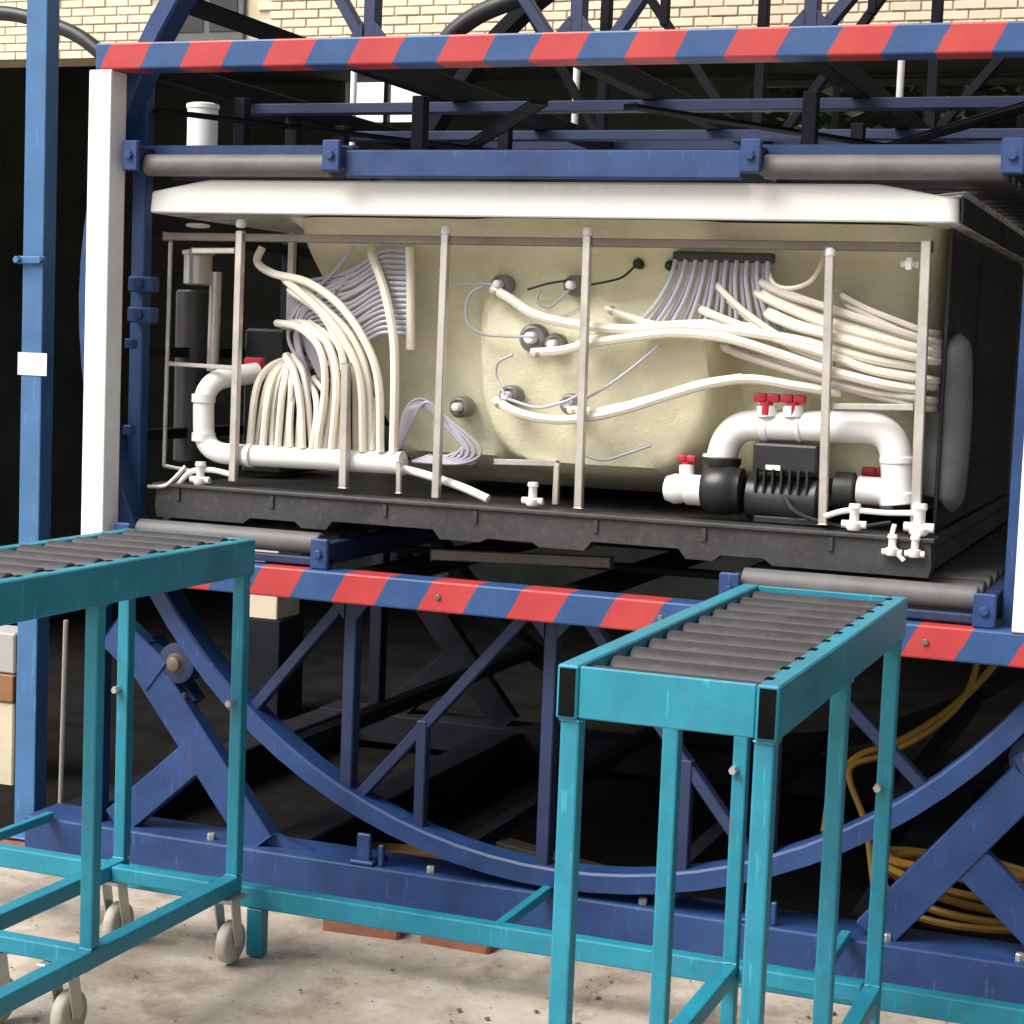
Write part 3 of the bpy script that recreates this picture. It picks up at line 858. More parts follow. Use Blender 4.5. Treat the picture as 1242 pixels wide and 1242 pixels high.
for x0, y0, z0 in ((-0.906, 0.170, 1.886), (-0.288, 0.170, 1.875), (0.109, 0.170, 1.877), (0.740, 0.170, 1.838)):
    b_ = B(); lathe(b_, (x0, y0, z0 - .012), (0, 0, 1), [(0, .010), (.004, .014), (.018, .014), (.024, .009)], 12)
    obj('post_cap', b_, 'pvc', tub, True)
# right side frame, seen end on behind the corner
for y in (.75, 1.4, 2.0):
    fpost((-1.05, y, 1.15), (-1.05, y, 1.9))
fpost((1.0, .2, 1.885), (1.0, 2.0, 1.885), .02, 'brown_steel', 'frame_rail')
fpost((-1.05, .2, 1.885), (-1.05, 2.0, 1.885), .02, 'brown_steel', 'frame_rail')
obj('insulation_wrap', tube(B(), [(0.998, 0.400, 1.620), (1.005, 0.400, 1.612), (1.010, 0.400, 1.587), (1.018, 0.400, 1.454), (1.017, 0.400, 1.328), (1.014, 0.400, 1.244), (1.011, 0.400, 1.231)], lambda t: .054 * (1 - abs(2 * t - 1) ** 6) ** .5 + .004, 16), 'rubber_grey', tub, True)
obj('side_shade_panel', box(B(), (1.003, .33, 1.156), (1.013, 1.98, 1.912), .002), 'black', tub)  # black panel added in place of shade on the tub's right end

def hose(pts, r=.0095, mat='cream_hose', nm='hose'):
    return obj(nm, tube(B(), pts, r, 8, 6), mat, tub, True)

# -- left water manifold: a fat white pipe with a swept bend
MP = .030
obj('manifold_pipe', tube(B(), bent([(-0.936, 0.340, 1.472), (-1.029, 0.200, 1.445), (-1.024, 0.200, 1.242), (-0.428, 0.240, 1.245)], .075, 8), MP, 16, raw=True), 'pvc', tub, True)
for p, q in (((-1.028, 0.200, 1.408), (-1.028, 0.200, 1.385)), ((-1.025, 0.200, 1.298), (-1.025, 0.200, 1.275)), ((-0.886, 0.205, 1.243), (-0.870, 0.205, 1.243)), ((-0.433, 0.240, 1.245), (-0.421, 0.240, 1.246))):
    obj('pipe_collar', cyl(B(), p, q, MP + .004, 16), 'pvc', tub, True)
obj('drain_pipe', tube(B(), [(-0.428, 0.240, 1.232), (-0.335, 0.220, 1.218), (-0.228, 0.200, 1.195), (-0.147, 0.190, 1.169)], .0115, 10), 'pvc', tub, True)
# hoses standing on the manifold
LEFT = [
 ([(-0.892, 0.270, 1.827), (-0.901, 0.260, 1.785), (-0.837, 0.240, 1.753), (-0.723, 0.220, 1.732), (-0.617, 0.210, 1.673), (-0.531, 0.200, 1.577), (-0.485, 0.200, 1.467), (-0.482, 0.220, 1.275)], .0100),
 ([(-0.808, 0.250, 1.740), (-0.677, 0.220, 1.654), (-0.598, 0.210, 1.575), (-0.544, 0.210, 1.464), (-0.535, 0.220, 1.272)], .0105),
 ([(-0.794, 0.260, 1.709), (-0.692, 0.230, 1.658), (-0.634, 0.220, 1.592), (-0.596, 0.215, 1.500), (-0.583, 0.220, 1.271)], .0100),
 ([(-0.855, 0.300, 1.616), (-0.755, 0.250, 1.604), (-0.676, 0.220, 1.547), (-0.652, 0.210, 1.443), (-0.677, 0.220, 1.268)], .0090),
 ([(-0.755, 0.270, 1.609), (-0.656, 0.230, 1.562), (-0.619, 0.215, 1.456), (-0.631, 0.220, 1.271)], .0095),
 ([(-0.555, 0.280, 1.820), (-0.496, 0.240, 1.720), (-0.454, 0.220, 1.593), (-0.440, 0.210, 1.453), (-0.447, 0.230, 1.272)], .0110),
 ([(-0.841, 0.310, 1.509), (-0.860, 0.250, 1.480), (-0.868, 0.210, 1.420), (-0.882, 0.210, 1.271)], .0090),
 ([(-0.830, 0.310, 1.500), (-0.833, 0.250, 1.463), (-0.833, 0.215, 1.389), (-0.840, 0.210, 1.271)], .0095),
 ([(-0.814, 0.310, 1.506), (-0.794, 0.240, 1.455), (-0.789, 0.215, 1.391), (-0.793, 0.210, 1.271)], .0090),
 ([(-0.823, 0.300, 1.524), (-0.766, 0.240, 1.484), (-0.730, 0.215, 1.403), (-0.715, 0.210, 1.271)], .0095),
 ([(-0.765, 0.300, 1.442), (-0.769, 0.250, 1.415), (-0.762, 0.220, 1.358), (-0.754, 0.210, 1.271)], .0085),
 ([(-0.755, 0.300, 1.461), (-0.702, 0.250, 1.422), (-0.682, 0.225, 1.362), (-0.690, 0.215, 1.272)], .0080),
 ([(-0.694, 0.320, 1.510), (-0.597, 0.270, 1.487), (-0.527, 0.245, 1.415), (-0.515, 0.235, 1.277)], .0085),
]
for i, (p, r) in enumerate(LEFT):
    if i: p = [(p[0][0] - .025, p[0][1] + .13, p[0][2] - .012)] + p
    hose(p, r * 1.15)
    if i not in (0, 5):
        q = [(a[0] + .016 + random.uniform(-.006, .006), a[1] + .018, a[2] + random.uniform(-.004, .012) * (k < len(p) - 1)) for k, a in enumerate(p)]
        hose(q, r * 1.05, 'pink_hose' if i % 3 == 0 else 'cream_hose')
for x in range(303, 480, 16):
    a = (x - 303) / 180
    p = (-0.884 + a * (-0.444 - -0.884), .215 + .02 * a, 1.259 + a * (1.267 - 1.259))
    obj('hose_barb', cyl(B(), (p[0], p[1], p[2] - .012), (p[0], p[1], p[2] + .010), .0125, 10), 'pvc', tub, True)
# thin air lines fanning from the upright air manifold down to the left
for k in range(16):
    t = k / 15
    z0 = 1.826 + (1.601 - 1.826) * t
    xr = -0.460
    xe, ze = -0.815 + .10 * t, 1.715 - .17 * t
    hose([(xr, .27, z0), (xr - .06, .268, z0 - .004), (xr - .15, .285, z0 - .045 - .01 * random.random()), ((xr + xe) / 2 - .05, .30, (z0 + ze) / 2 - .02), (xe, .31, ze), (xe + .01, .33, ze - .12)], .0058, 'grey_hose', 'air_line')
    obj('line_nipple', cyl(B(), (xr - .012, .27, z0), (xr + .03, .27, z0), .0075, 8), 'grey_hose', tub, True)
obj('air_manifold', tube(B(), [(-0.437, 0.270, 1.835), (-0.429, 0.270, 1.701), (-0.424, 0.270, 1.557)], .0125, 12), 'cream_hose', tub, True)
# a few clear lines down left, and the coil of thin lines right of the manifold
for k in range(5):
    hose([(-0.609, 0.280, 1.833), (-0.687, 0.290, 1.752), (-0.788, 0.300, 1.664), (-0.822, 0.310, 1.575), (-0.766, 0.320, 1.479)] if k == 0 else
         [(-0.587 - .02 * k, .29, 1.788 - .02 * k), (-0.704 - .02 * k, .30, 1.713 - .015 * k), (-0.807 + .006 * k, .31, 1.594 - .012 * k), (-0.749, .33, 1.438)], .0055, 'grey_hose', 'air_line')
for k in range(9):
    hose([(-0.444, 0.260, 1.282), (-0.437 + .008 * k, .27, 1.384 + .004 * k), (-0.389 + .012 * k, .285, 1.423 - .012 * k), (-0.309 + .010 * k, .29, 1.368 - .014 * k), (-0.211 - .018 * k, .285, 1.294 - .004 * k), (-0.264 - .012 * k, .28, 1.253 + .002 * k), (-0.407, .27, 1.250)], .0042, 'grey_hose', 'air_line')

# -- jets on the shell
def jet(p, r=.028, tilt=(0, 0, 0), mat='jet_grey'):
    x, y, z = p
    b_ = B(); lathe(b_, (x, y + .05, z), (tilt[0], -1, tilt[2]), [(0, r), (.045, r), (.05, r * .9), (.052, r * .72), (.046, r * .66), (.046, r * .5)], 20)
    j = obj('jet_body', b_, mat, tub, True)
    c = B(); lathe(c, (x, y + .006, z), (tilt[0], -1, tilt[2]), [(0, r * .42), (.03, r * .42), (.034, r * .34), (.036, .004)], 14)
    obj('jet_fitting', c, 'pvc', j, True)
jet((-0.171, 0.275, 1.741)); jet((0.036, 0.275, 1.744)); jet((-0.063, 0.250, 1.601), .038); jet((-0.121, 0.240, 1.445), .028); jet((0.053, 0.240, 1.431), .028); jet((-0.313, 0.360, 1.403), .03)
jet((0.000, 0.250, 1.586), .03)
MID = [
 ([(-0.184, 0.260, 1.729), (-0.127, 0.240, 1.704), (-0.045, 0.225, 1.662), (0.073, 0.220, 1.640), (0.211, 0.215, 1.633), (0.367, 0.210, 1.645), (0.518, 0.210, 1.637), (0.686, 0.210, 1.616), (0.853, 0.220, 1.580), (0.973, 0.260, 1.565)], .0115, 'cream_hose'),
 ([(-0.047, 0.210, 1.562), (0.034, 0.210, 1.571), (0.124, 0.210, 1.594), (0.237, 0.205, 1.613), (0.347, 0.205, 1.627), (0.479, 0.200, 1.619), (0.608, 0.200, 1.587), (0.735, 0.200, 1.551), (0.878, 0.210, 1.520), (0.973, 0.250, 1.508)], .0110, 'cream_hose'),
 ([(0.136, 0.265, 1.686), (0.210, 0.250, 1.664), (0.293, 0.235, 1.645), (0.405, 0.230, 1.640)], .0090, 'cream_hose'),
 ([(-0.151, 0.220, 1.431), (-0.071, 0.200, 1.402), (0.018, 0.200, 1.389), (0.114, 0.200, 1.398), (0.225, 0.200, 1.427), (0.334, 0.200, 1.466), (0.442, 0.200, 1.501), (0.546, 0.210, 1.518), (0.660, 0.220, 1.506), (0.772, 0.240, 1.495)], .0110, 'cream_hose'),
 ([(0.060, 0.220, 1.417), (0.156, 0.205, 1.419), (0.288, 0.210, 1.456), (0.416, 0.215, 1.500), (0.522, 0.220, 1.521)], .0100, 'cream_hose'),
 ([(0.075, 0.220, 1.588), (0.161, 0.230, 1.624), (0.271, 0.235, 1.644), (0.424, 0.235, 1.656), (0.577, 0.230, 1.648)], .0085, 'cream_hose'),
]
for p, r, m_ in MID:
    hose(p, r * 1.12, m_)
    cl = B(); d_ = (Vector(p[1]) - Vector(p[0])).normalized(); cyl(cl, Vector(p[0]) + d_ * .014, Vector(p[0]) + d_ * .024, r * 1.12 + .002, 10); obj('hose_clamp', cl, 'zinc', tub, True)
CLEAR = [
 [(-0.207, 0.270, 1.740), (-0.252, 0.265, 1.710), (-0.257, 0.260, 1.650), (-0.213, 0.250, 1.609), (-0.114, 0.230, 1.603), (-0.045, 0.220, 1.605)],
 [(-0.311, 0.300, 1.737), (-0.231, 0.270, 1.742), (-0.165, 0.260, 1.738)],
 [(-0.055, 0.275, 1.729), (-0.057, 0.265, 1.698), (-0.019, 0.265, 1.686), (0.032, 0.260, 1.730)],
 [(-0.104, 0.220, 1.555), (-0.145, 0.220, 1.532), (-0.148, 0.220, 1.492), (-0.119, 0.210, 1.450)],
 [(-0.109, 0.210, 1.437), (-0.027, 0.205, 1.419), (0.033, 0.205, 1.431), (0.067, 0.210, 1.445), (0.098, 0.210, 1.464)],
 [(0.103, 0.200, 1.443), (0.174, 0.210, 1.489), (0.247, 0.220, 1.548), (0.300, 0.220, 1.596)],
 [(0.081, 0.240, 1.306), (0.148, 0.250, 1.288), (0.212, 0.260, 1.308), (0.275, 0.270, 1.333)],
]
for p in CLEAR: hose(p, .0042, 'grey_hose', 'air_line')
hose([(0.088, 0.270, 1.747), (0.134, 0.260, 1.755), (0.176, 0.270, 1.769), (0.211, 0.275, 1.802)], .0032, 'cable', 'sensor_wire')
hose([(-0.090, 0.275, 1.730), (-0.030, 0.270, 1.747), (0.028, 0.270, 1.757)], .0032, 'cable', 'sensor_wire')
for p in ((0.212, 0.280, 1.805), (0.299, 0.280, 1.802)):
    b_ = B(); lathe(b_, (p[0], p[1] + .03, p[2]), (0, -1, 0), [(0, .014), (.028, .014), (.034, .009), (.036, .003)], 14)
    obj('sensor_plug', b_, 'black', tub, True)

# -- right: comb of air lines hanging from a black strip
obj('air_strip', box(B(), (0.316, .245, 1.812), (0.580, .275, 1.837), .003), 'black', tub)
for k in range(19):
    t = k / 18
    xs = 0.325 + (0.567 - 0.325) * t
    sway = (t - .42) * .05
    zt_ = 1.816
    yk = .245 + .012 * (k % 2)
    hose([(xs, yk, zt_), (xs - .004 + sway * .3, yk - .004, zt_ - .05), (xs - .020 * (1 - t) + sway, yk - .008, zt_ - .11), (xs - .050 * (1 - t) + sway * 2.1, yk + .0, zt_ - .17 - .01 * random.random())], .0062, 'grey_hose', 'air_line')
RIGHT = [
 ([(0.549, 0.250, 1.764), (0.627, 0.220, 1.732), (0.725, 0.210, 1.706), (0.849, 0.215, 1.669), (0.970, 0.250, 1.633)], .0095, 'pink_hose'),
 ([(0.542, 0.250, 1.735), (0.618, 0.220, 1.703), (0.727, 0.210, 1.665), (0.850, 0.215, 1.637), (0.971, 0.250, 1.609)], .0095, 'cream_hose'),
 ([(0.579, 0.230, 1.681), (0.655, 0.210, 1.654), (0.751, 0.200, 1.633), (0.863, 0.210, 1.605), (0.973, 0.250, 1.585)], .0100, 'cream_hose'),
 ([(0.763, 0.260, 1.733), (0.822, 0.240, 1.705), (0.894, 0.240, 1.679), (0.967, 0.260, 1.654)], .0075, 'pink_hose'),
 ([(0.777, 0.260, 1.709), (0.839, 0.240, 1.682), (0.906, 0.240, 1.655), (0.969, 0.260, 1.629)], .0070, 'pink_hose'),
 ([(0.397, 0.250, 1.691), (0.493, 0.220, 1.658), (0.604, 0.210, 1.624), (0.732, 0.205, 1.591), (0.856, 0.210, 1.552), (0.972, 0.250, 1.536)], .0100, 'cream_hose'),
 ([(0.462, 0.270, 1.594), (0.581, 0.230, 1.561), (0.711, 0.220, 1.529), (0.837, 0.220, 1.502), (0.971, 0.250, 1.487)], .0090, 'pink_hose'),
 ([(0.517, 0.270, 1.580), (0.622, 0.240, 1.550), (0.751, 0.235, 1.514), (0.877, 0.230, 1.487), (0.970, 0.260, 1.467)], .0085, 'pink_hose'),
 ([(0.747, 0.240, 1.568), (0.852, 0.235, 1.547), (0.971, 0.260, 1.520)], .0090, 'pink_hose'),
 ([(0.559, 0.270, 1.807), (0.585, 0.240, 1.761), (0.630, 0.230, 1.749), (0.678, 0.240, 1.767), (0.700, 0.260, 1.810), (0.707, 0.280, 1.848)], .0060, 'cream_hose'),
 ([(0.437, 0.250, 1.753), (0.523, 0.225, 1.684), (0.645, 0.215, 1.613), (0.752, 0.210, 1.580)], .0075, 'cream_hose'),
]
for p, r, m_ in RIGHT:
    p = [(p[0][0] - .03, p[0][1] + .13, p[0][2] + .012)] + p + [(p[-1][0] + .02, p[-1][1] + .10, p[-1][2] - .004)] * (p[-1][0] > .95)
    cl = B(); d_ = (Vector(p[2]) - Vector(p[1])).normalized(); cyl(cl, Vector(p[1]) + d_ * .012, Vector(p[1]) + d_ * .022, r * 1.12 + .002, 10); obj('hose_clamp', cl, 'zinc', tub, True)
    hose(p, r * 1.12, m_)
    if r > .0068:
        dz = random.uniform(-.014, .014)
        hose([(a[0], a[1] + .014, a[2] + dz + random.uniform(-.004, .004)) for a in p], r, m_)
b_ = B(); x, y, z = (0.928, 0.220, 1.816)
cyl(b_, (x - .022, y, z), (x + .022, y, z), .010, 10); cyl(b_, (x, y - .018, z), (x, y + .02, z), .012, 10); box(b_, (x - .008, y - .022, z - .016), (x + .008, y - .016, z + .016), .002)
obj('corner_fitting', b_, 'pvc', tub, True)
# -- pump set
PR = .040
obj('pump_pipe', tube(B(), bent([(0.458, 0.280, 1.275), (0.478, 0.280, 1.398), (0.906, 0.260, 1.412), (0.928, 0.260, 1.222)], .075, 8), PR, 18, raw=True), 'pvc', tub, True)
for p, q, rr in (((0.457, 0.280, 1.296), (0.460, 0.280, 1.313), .046), ((0.568, 0.277, 1.400), (0.585, 0.277, 1.401), .044), ((0.917, 0.260, 1.341), (0.918, 0.260, 1.324), .044), ((0.661, 0.270, 1.403), (0.670, 0.270, 1.404), .043), ((0.924, 0.260, 1.250), (0.928, 0.260, 1.222), .046)):
    obj('pipe_collar', cyl(B(), p, q, rr, 18, bev=.002), 'pvc', tub, True)
b_ = B(); lathe(b_, (0.422, 0.260, 1.231), (1, .0, 0), [(0, .030), (.004, .052), (.02, .064), (.075, .066), (.085, .060), (.105, .058), (.11, .045)], 24)
lathe(b_, (0.461, 0.280, 1.206), (0, 0, 1), [(0, .05), (.085, .050), (.09, .054), (.105, .054), (.108, .045)], 20)
obj('pump_housing', b_, 'black', tub, True)
b_ = B(); lathe(b_, (0.533, 0.280, 1.215), (1, 0, 0), [(0, .040), (.01, .058), (.16, .058), (.165, .062), (.19, .062), (.20, .045)], 24)
for k in range(7): box(b_, tuple(Vector((0.566, 0.225, 1.263)) + Vector((.022 * k, -.006, -.03))), tuple(Vector((0.566, 0.225, 1.263)) + Vector((.022 * k + .006, .02, .03))), .001)
obj('pump_motor', b_, 'black', tub, True)
o = obj('motor_box', box(B(), (0.555, .235, 1.284), (0.724, .31, 1.359), .008, 2), 'black', tub)
obj('motor_foot', box(B(), (0.566, .23, TZ1 + .002), (0.746, .34, TZ1 + .02), .003), 'black', tub)
obj('motor_label', box(B(), (0.591, .2325, 1.290), (0.629, .2342, 1.303), 0), 'pvc', tub)
b_ = B(); lathe(b_, (0.322, 0.250, 1.225), (1, 0, 0), [(0, .018), (.006, .032), (.03, .040), (.06, .034), (.064, .040), (.105, .040), (.108, .03)], 20)
obj('suction_union', b_, 'pvc', tub, True)
def valve(p, mat='red', s=1.0, twin=False):
    b_ = B()
    x, y, z = p
    cyl(b_, (x, y, z - .03 * s), (x, y, z), .016 * s, 12)
    for a in ((1, 0), (-1, 0)):
        box(b_, (x + (-.032 if a[0] < 0 else 0) * s, y - .010, z), (x + (0 if a[0] < 0 else .032) * s, y + .010, z + .022 * s), .005, 2)
    return obj('valve_handle', b_, mat, tub, True)
valve((0.584, 0.240, 1.461), s=1.05); valve((0.652, 0.240, 1.462), s=1.0); valve((0.373, 0.270, 1.296), s=.8)
obj('valve_body', cyl(B(), (0.584, 0.250, 1.425), (0.582, 0.250, 1.452), .026, 14), 'pvc', tub, True)
obj('valve_body', cyl(B(), (0.652, 0.250, 1.428), (0.650, 0.250, 1.455), .026, 14), 'pvc', tub, True)
obj('valve_body', cyl(B(), (0.377, 0.265, 1.243), (0.374, 0.270, 1.287), .020, 14), 'pvc', tub, True)
b_ = B(); lathe(b_, (0.815, 0.300, 1.249), (1, 0, 0), [(0, .03), (.003, .036), (.06, .036), (.064, .045), (.09, .045), (.093, .035)], 18)
obj('discharge_union', b_, 'pvc', tub, True)
b_ = B(); lathe(b_, (0.753, 0.320, 1.244), (1, 0, 0), [(0, .03), (.003, .048), (.05, .048), (.054, .04)], 18)
obj('discharge_flange', b_, 'tray', tub, True)
valve((0.849, 0.360, 1.282), s=1.1)
# drain fittings lying along the tray edge at the right corner, and pegs along it
def tee(px, nm='drain_fitting', s=1.0, up=True):
    x, y, z = px
    b_ = B()
    lathe(b_, (x, y, z - .03 * s), (0, 0, 1), [(0, .016 * s), (.006, .020 * s), (.018, .020 * s), (.02, .012 * s), (.05 * s, .012 * s), (.055 * s, .016 * s), (.065 * s, .014 * s)], 12)
    cyl(b_, (x - .03 * s, y, z - .016), (x + .03 * s, y, z - .016), .010 * s, 10)
    return obj(nm, b_, 'pvc', tub, True)
tee((0.839, 0.150, 1.190)); tee((0.997, 0.150, 1.194), s=1.2); tee((0.939, 0.125, 1.131), s=.8); tee((0.994, 0.125, 1.131), s=.8); tee((-0.013, 0.170, 1.190), s=.95); tee((-1.009, 0.160, 1.184), s=1.0)
hose([(0.765, 0.150, 1.189), (0.825, 0.150, 1.208), (0.916, 0.150, 1.208), (0.990, 0.150, 1.213)], .007, 'pvc', 'drain_line')
hose([(0.941, 0.130, 1.183), (0.938, 0.122, 1.155), (0.948, 0.122, 1.120), (0.969, 0.125, 1.097)], .006, 'pvc', 'drain_line')
hose([(-1.077, 0.150, 1.150), (-1.039, 0.160, 1.189), (-0.984, 0.170, 1.197), (-0.909, 0.170, 1.187)], .008, 'pvc', 'drain_line')
hose([(-1.159, 0.130, 1.141), (-1.104, 0.128, 1.147), (-1.080, 0.140, 1.169), (-1.058, 0.160, 1.202)], .006, 'steel', 'drain_line')
# left: filter canister and its pipe behind the first post
b_ = B(); lathe(b_, (-1.174, 0.400, 1.719), (0, 0, 1), [(0, .03), (.004, .042), (.085, .042), (.09, .048), (.10, .048), (.104, .03)], 20)
obj('filter_canister', b_, 'zinc', tub, True)
obj('filter_pipe', cyl(B(), (-1.126, 0.420, 1.760), (-1.129, 0.420, 1.469), .018, 12), 'steel', tub, True)
obj('filter_tank', cyl(B(), (-1.244, 0.500, 1.707), (-1.241, 0.500, 1.190), .055, 18, bev=.006), 'black', tub, True)
obj('heater_box', box(B(), (-1.126, .60, 1.16), (-0.988, .95, 1.60), .008), 'black', tub)
b_ = B(); x, y, z = (-0.958, 0.360, 1.500); box(b_, (x - .03, y - .012, z - .02), (x + .035, y + .012, z + .016), .006)
obj('valve_handle', b_, 'red', tub)
b_ = B(); x, y, z = (-1.119, 0.300, 1.886); lathe(b_, (x, y, z - .006), (0, 0, 1), [(0, .02), (.003, .034), (.01, .034), (.013, .02)], 16)
obj('fill_cap', b_, 'pvc', tub, True)

# ---------------------------------------------------------------- roller conveyors in front
CT = 1.075
def rect_tube_end(par, x0, x1, y, z0, z1):
    obj('tube_opening', box(B(), (x0 + .005, y - .0025, z0 + .005), (x1 - .005, y + .01, z1 - .005), 0), 'black_hole', par)

croll = bpy.data.meshes.new('conveyor_roller')
b_ = B(); cyl(b_, (.003, 0, 0), (.287, 0, 0), .034, 18, bev=.003); cyl(b_, (-.022, 0, 0), (.314, 0, 0), .008, 8)
bmesh.ops.recalc_face_normals(b_, faces=b_.faces); b_.to_mesh(croll); b_.free()
for p in croll.polygons: p.use_smooth = True
croll.set_sharp_from_angle(angle=math.radians(40)); croll.materials.append(M['roller_dark'])

def weld(par, p, q, mat, r=.0032):
    P, Q = Vector(p), Vector(q); n_ = max(5, int((Q - P).length / .006))
    pts = [P + (Q - P) * (k / n_) + Vector((random.uniform(-1, 1), random.uniform(-1, 1), random.uniform(-1, 1))) * .0008 for k in range(n_ + 1)]
    bw = B(); T_ = tube(bw, pts, lambda t: r * (.8 + .35 * abs(math.sin(t * n_ * 1.7))), 6, raw=True)
    return obj('weld_bead', bw, mat, par, True)

def conveyor(label, x0, x1, y0, y1, legs_y, casters, mids, drop):
    c = thing('roller_conveyor', label, 'conveyor', ((x0 + x1) / 2, (y0 + y1) / 2, 0), 'teal roller conveyors')
    rw, rh = .036, .088
    zb = CT - rh
    for xa in (x0, x1 - rw):
        r_ = obj('side_rail', box(B(), (xa, y0, zb), (xa + rw, y1, CT), .003, 1), 'teal', c)
        rect_tube_end(c, xa, xa + rw, y0, zb, CT)
    obj('end_plate', box(B(), (x0 + rw + .001, y0 + .003, zb + .003), (x1 - rw - .001, y0 + .014, CT - .001), .002), 'teal', c)
    obj('end_plate', box(B(), (x0 + rw + .001, y1 - .014, zb + .003), (x1 - rw - .001, y1 - .003, CT - .001), .002), 'teal', c)
    n = int((y1 - y0 - .10) / .1045)
    for k in range(n + 1):
        o = bpy.data.objects.new('roller', croll); COL.objects.link(o)
        o.parent = c; o.matrix_parent_inverse = Matrix.Translation(-c.location)
        yk = y0 + .062 + k * (y1 - y0 - .124) / n
        o.location = (x0 + rw + .0, yk, CT - drop)
        o.rotation_euler = (random.uniform(0, 6), 0, 0)
        for xa in (x1 - rw,):
            obj('axle_slot', box(B(), (xa + (rw - .012 if xa == x0 else -.0005), yk - .011, CT - .012), (xa + (rw + .0005 if xa == x0 else .012), yk + .011, CT + .0012), 0), 'black_hole', c)
    lw = .033
    zl0 = .165 if casters else .19
    lowz = .205
    for xa in (x0 + .022, x1 - .022):
        for y in legs_y:
            obj('leg', box(B(), (xa - lw / 2, y - lw / 2, lowz + .02 if casters else .004), (xa + lw / 2, y + lw / 2, zb - .001), .004, 2), 'teal', c)
            weld(c, (xa - lw / 2, y - lw / 2 - .001, zb - .002), (xa + lw / 2, y - lw / 2 - .001, zb - .002), 'teal')
            weld(c, (xa + lw / 2 + .001, y - lw / 2, zb - .002), (xa + lw / 2 + .001, y + lw / 2, zb - .002), 'teal')
            weld(c, (xa - lw / 2, y - lw / 2 - .001, lowz + .021), (xa + lw / 2, y - lw / 2 - .001, lowz + .021), 'teal')
            if not casters:
                obj('foot', box(B(), (xa - .035, y - .035, 0), (xa + .035, y + .035, .006), .002), 'zinc', c)
        if casters:
            obj('bottom_rail', box(B(), (xa - .021, y0 + .02, lowz - .022), (xa + .021, y1 - .02, lowz + .0195), .004, 2), 'teal', c)
        else:
            for ya, yb in zip(legs_y, legs_y[1:]):
                obj('bottom_rail', box(B(), (xa - .019, ya + lw / 2 + .001, lowz - .02), (xa + .019, yb - lw / 2 - .001, lowz + .02), .004, 2), 'teal', c)
    for y in mids:
        obj('cross_rail', box(B(), (x0 + .022 + .022, y - .019, lowz - .021), (x1 - .022 - .022, y + .019, lowz + .018), .004, 2), 'teal', c)
    # adjusting bolts on the legs
    for y in legs_y[-1:]:
        for xa in (x0 + .022, x1 - .022):
            obj('leg_bolt', bolt(B(), (xa - lw / 2 + .006, y - lw / 2, .665), (0, -1, 0), .010, .022), 'zinc', c)
    if casters:
        for xe in (x0 + .022, x1 - .022):
            for y in casters:
                xa = xe + (.07 if xe < (x0 + x1) / 2 else -.07) * (y in (-1.0,))      # the middle pair sits under the cross rail
                fb = B()
                box(fb, (xa - .04, y - .04, lowz - .034), (xa + .04, y + .04, lowz - .0225), .002)
                for s in (-1, 1):
                    bar(fb, (xa + s * .024, y + .005, lowz - .034), (xa + s * .024, y + .03, .052), .040, .004, (1, 0, 0), .001)
                fk = obj('caster_fork', fb, 'zinc', c)
                wb = B(); lathe(wb, (xa - .019, y + .03, .054), (1, 0, 0), [(0, .020), (.001, .040), (.004, .050), (.010, .054), (.028, .054), (.034, .050), (.037, .040), (.038, .020)], 24)
                wh = obj('caster_wheel', wb, 'caster', fk, True)
                obj('caster_hub', cyl(B(), (xa - .027, y + .03, .054), (xa + .027, y + .03, .054), .010, 10), 'zinc', wh, True)
    return c
conveyor('teal roller conveyor standing in front right of the rig, its short end facing us', .702, 1.064, -1.625, -.40, (-1.60, -1.0, -.425), None, (-1.0, -.425), .041)
conveyor('teal roller conveyor on casters cut off by the left edge', -.930, -.556, -1.66, -.335, (-1.60, -1.0, -.36), (-1.52, -1.0, -.40), (-1.60, -1.0, -.425), .029)

# ---------------------------------------------------------------- teal floor rail along the rig
rail = thing('floor_rail', 'long teal floor rail on stub feet running along the blue base', 'rail', (.2, -.28, 0))
RY, RZ = -.285, .180
obj('rail_tube', box(B(), (-2.1, RY - .02, RZ - .055), (2.3, RY + .02, RZ), .004, 2), 'teal', rail)
for x in (-0.549, -1.75, 1.55):
    obj('stub_foot', box(B(), (x - .022, RY - .019, 0), (x + .022, RY + .019, RZ - .0555), .003), 'teal', rail)
for x in (0.099, 0.886, -1.445):
    obj('tie_bar', box(B(), (x - .012, RY + .0205, RZ - .034), (x + .012, .0985, RZ - .008), .002), 'teal', rail)

# ---------------------------------------------------------------- loose things around
def coil(label, c, R, n, r, squash=.55, seed=3):
    rnd = random.Random(seed)
    pts = []
    for k in range(n * 14):
        a = 2 * math.pi * k / 14
        rr = R * (1 + .10 * math.sin(a * .37 + seed) + rnd.uniform(-.03, .03))
        pts.append((c[0] + rr * math.cos(a), c[1] + rr * squash * math.sin(a), c[2] + .012 + .10 * (k / (n * 14)) + .035 * math.sin(a * .9 + 1)))
    o = obj('hose_coil', tube(B(), pts, r, 8, 2), 'yellow_hose', smooth=True)
    return tag(o, label, 'hose')
coil('yellow hose coiled on the floor behind the right blue brace', (1.118, 0.629, 0.120), .24, 7, .011, .8)
o = obj('air_hose', tube(B(), [(0.723, 0.600, 0.279), (0.720, 0.700, 0.384), (0.776, 0.750, 0.468), (0.880, 0.800, 0.513), (1.004, 0.850, 0.607), (1.096, 0.900, 0.712), (1.182, 0.950, 0.849)], .011, 8), 'yellow_hose', smooth=True)
tag(o, 'upper yellow hose slung diagonally under the right of the cage', 'hose')
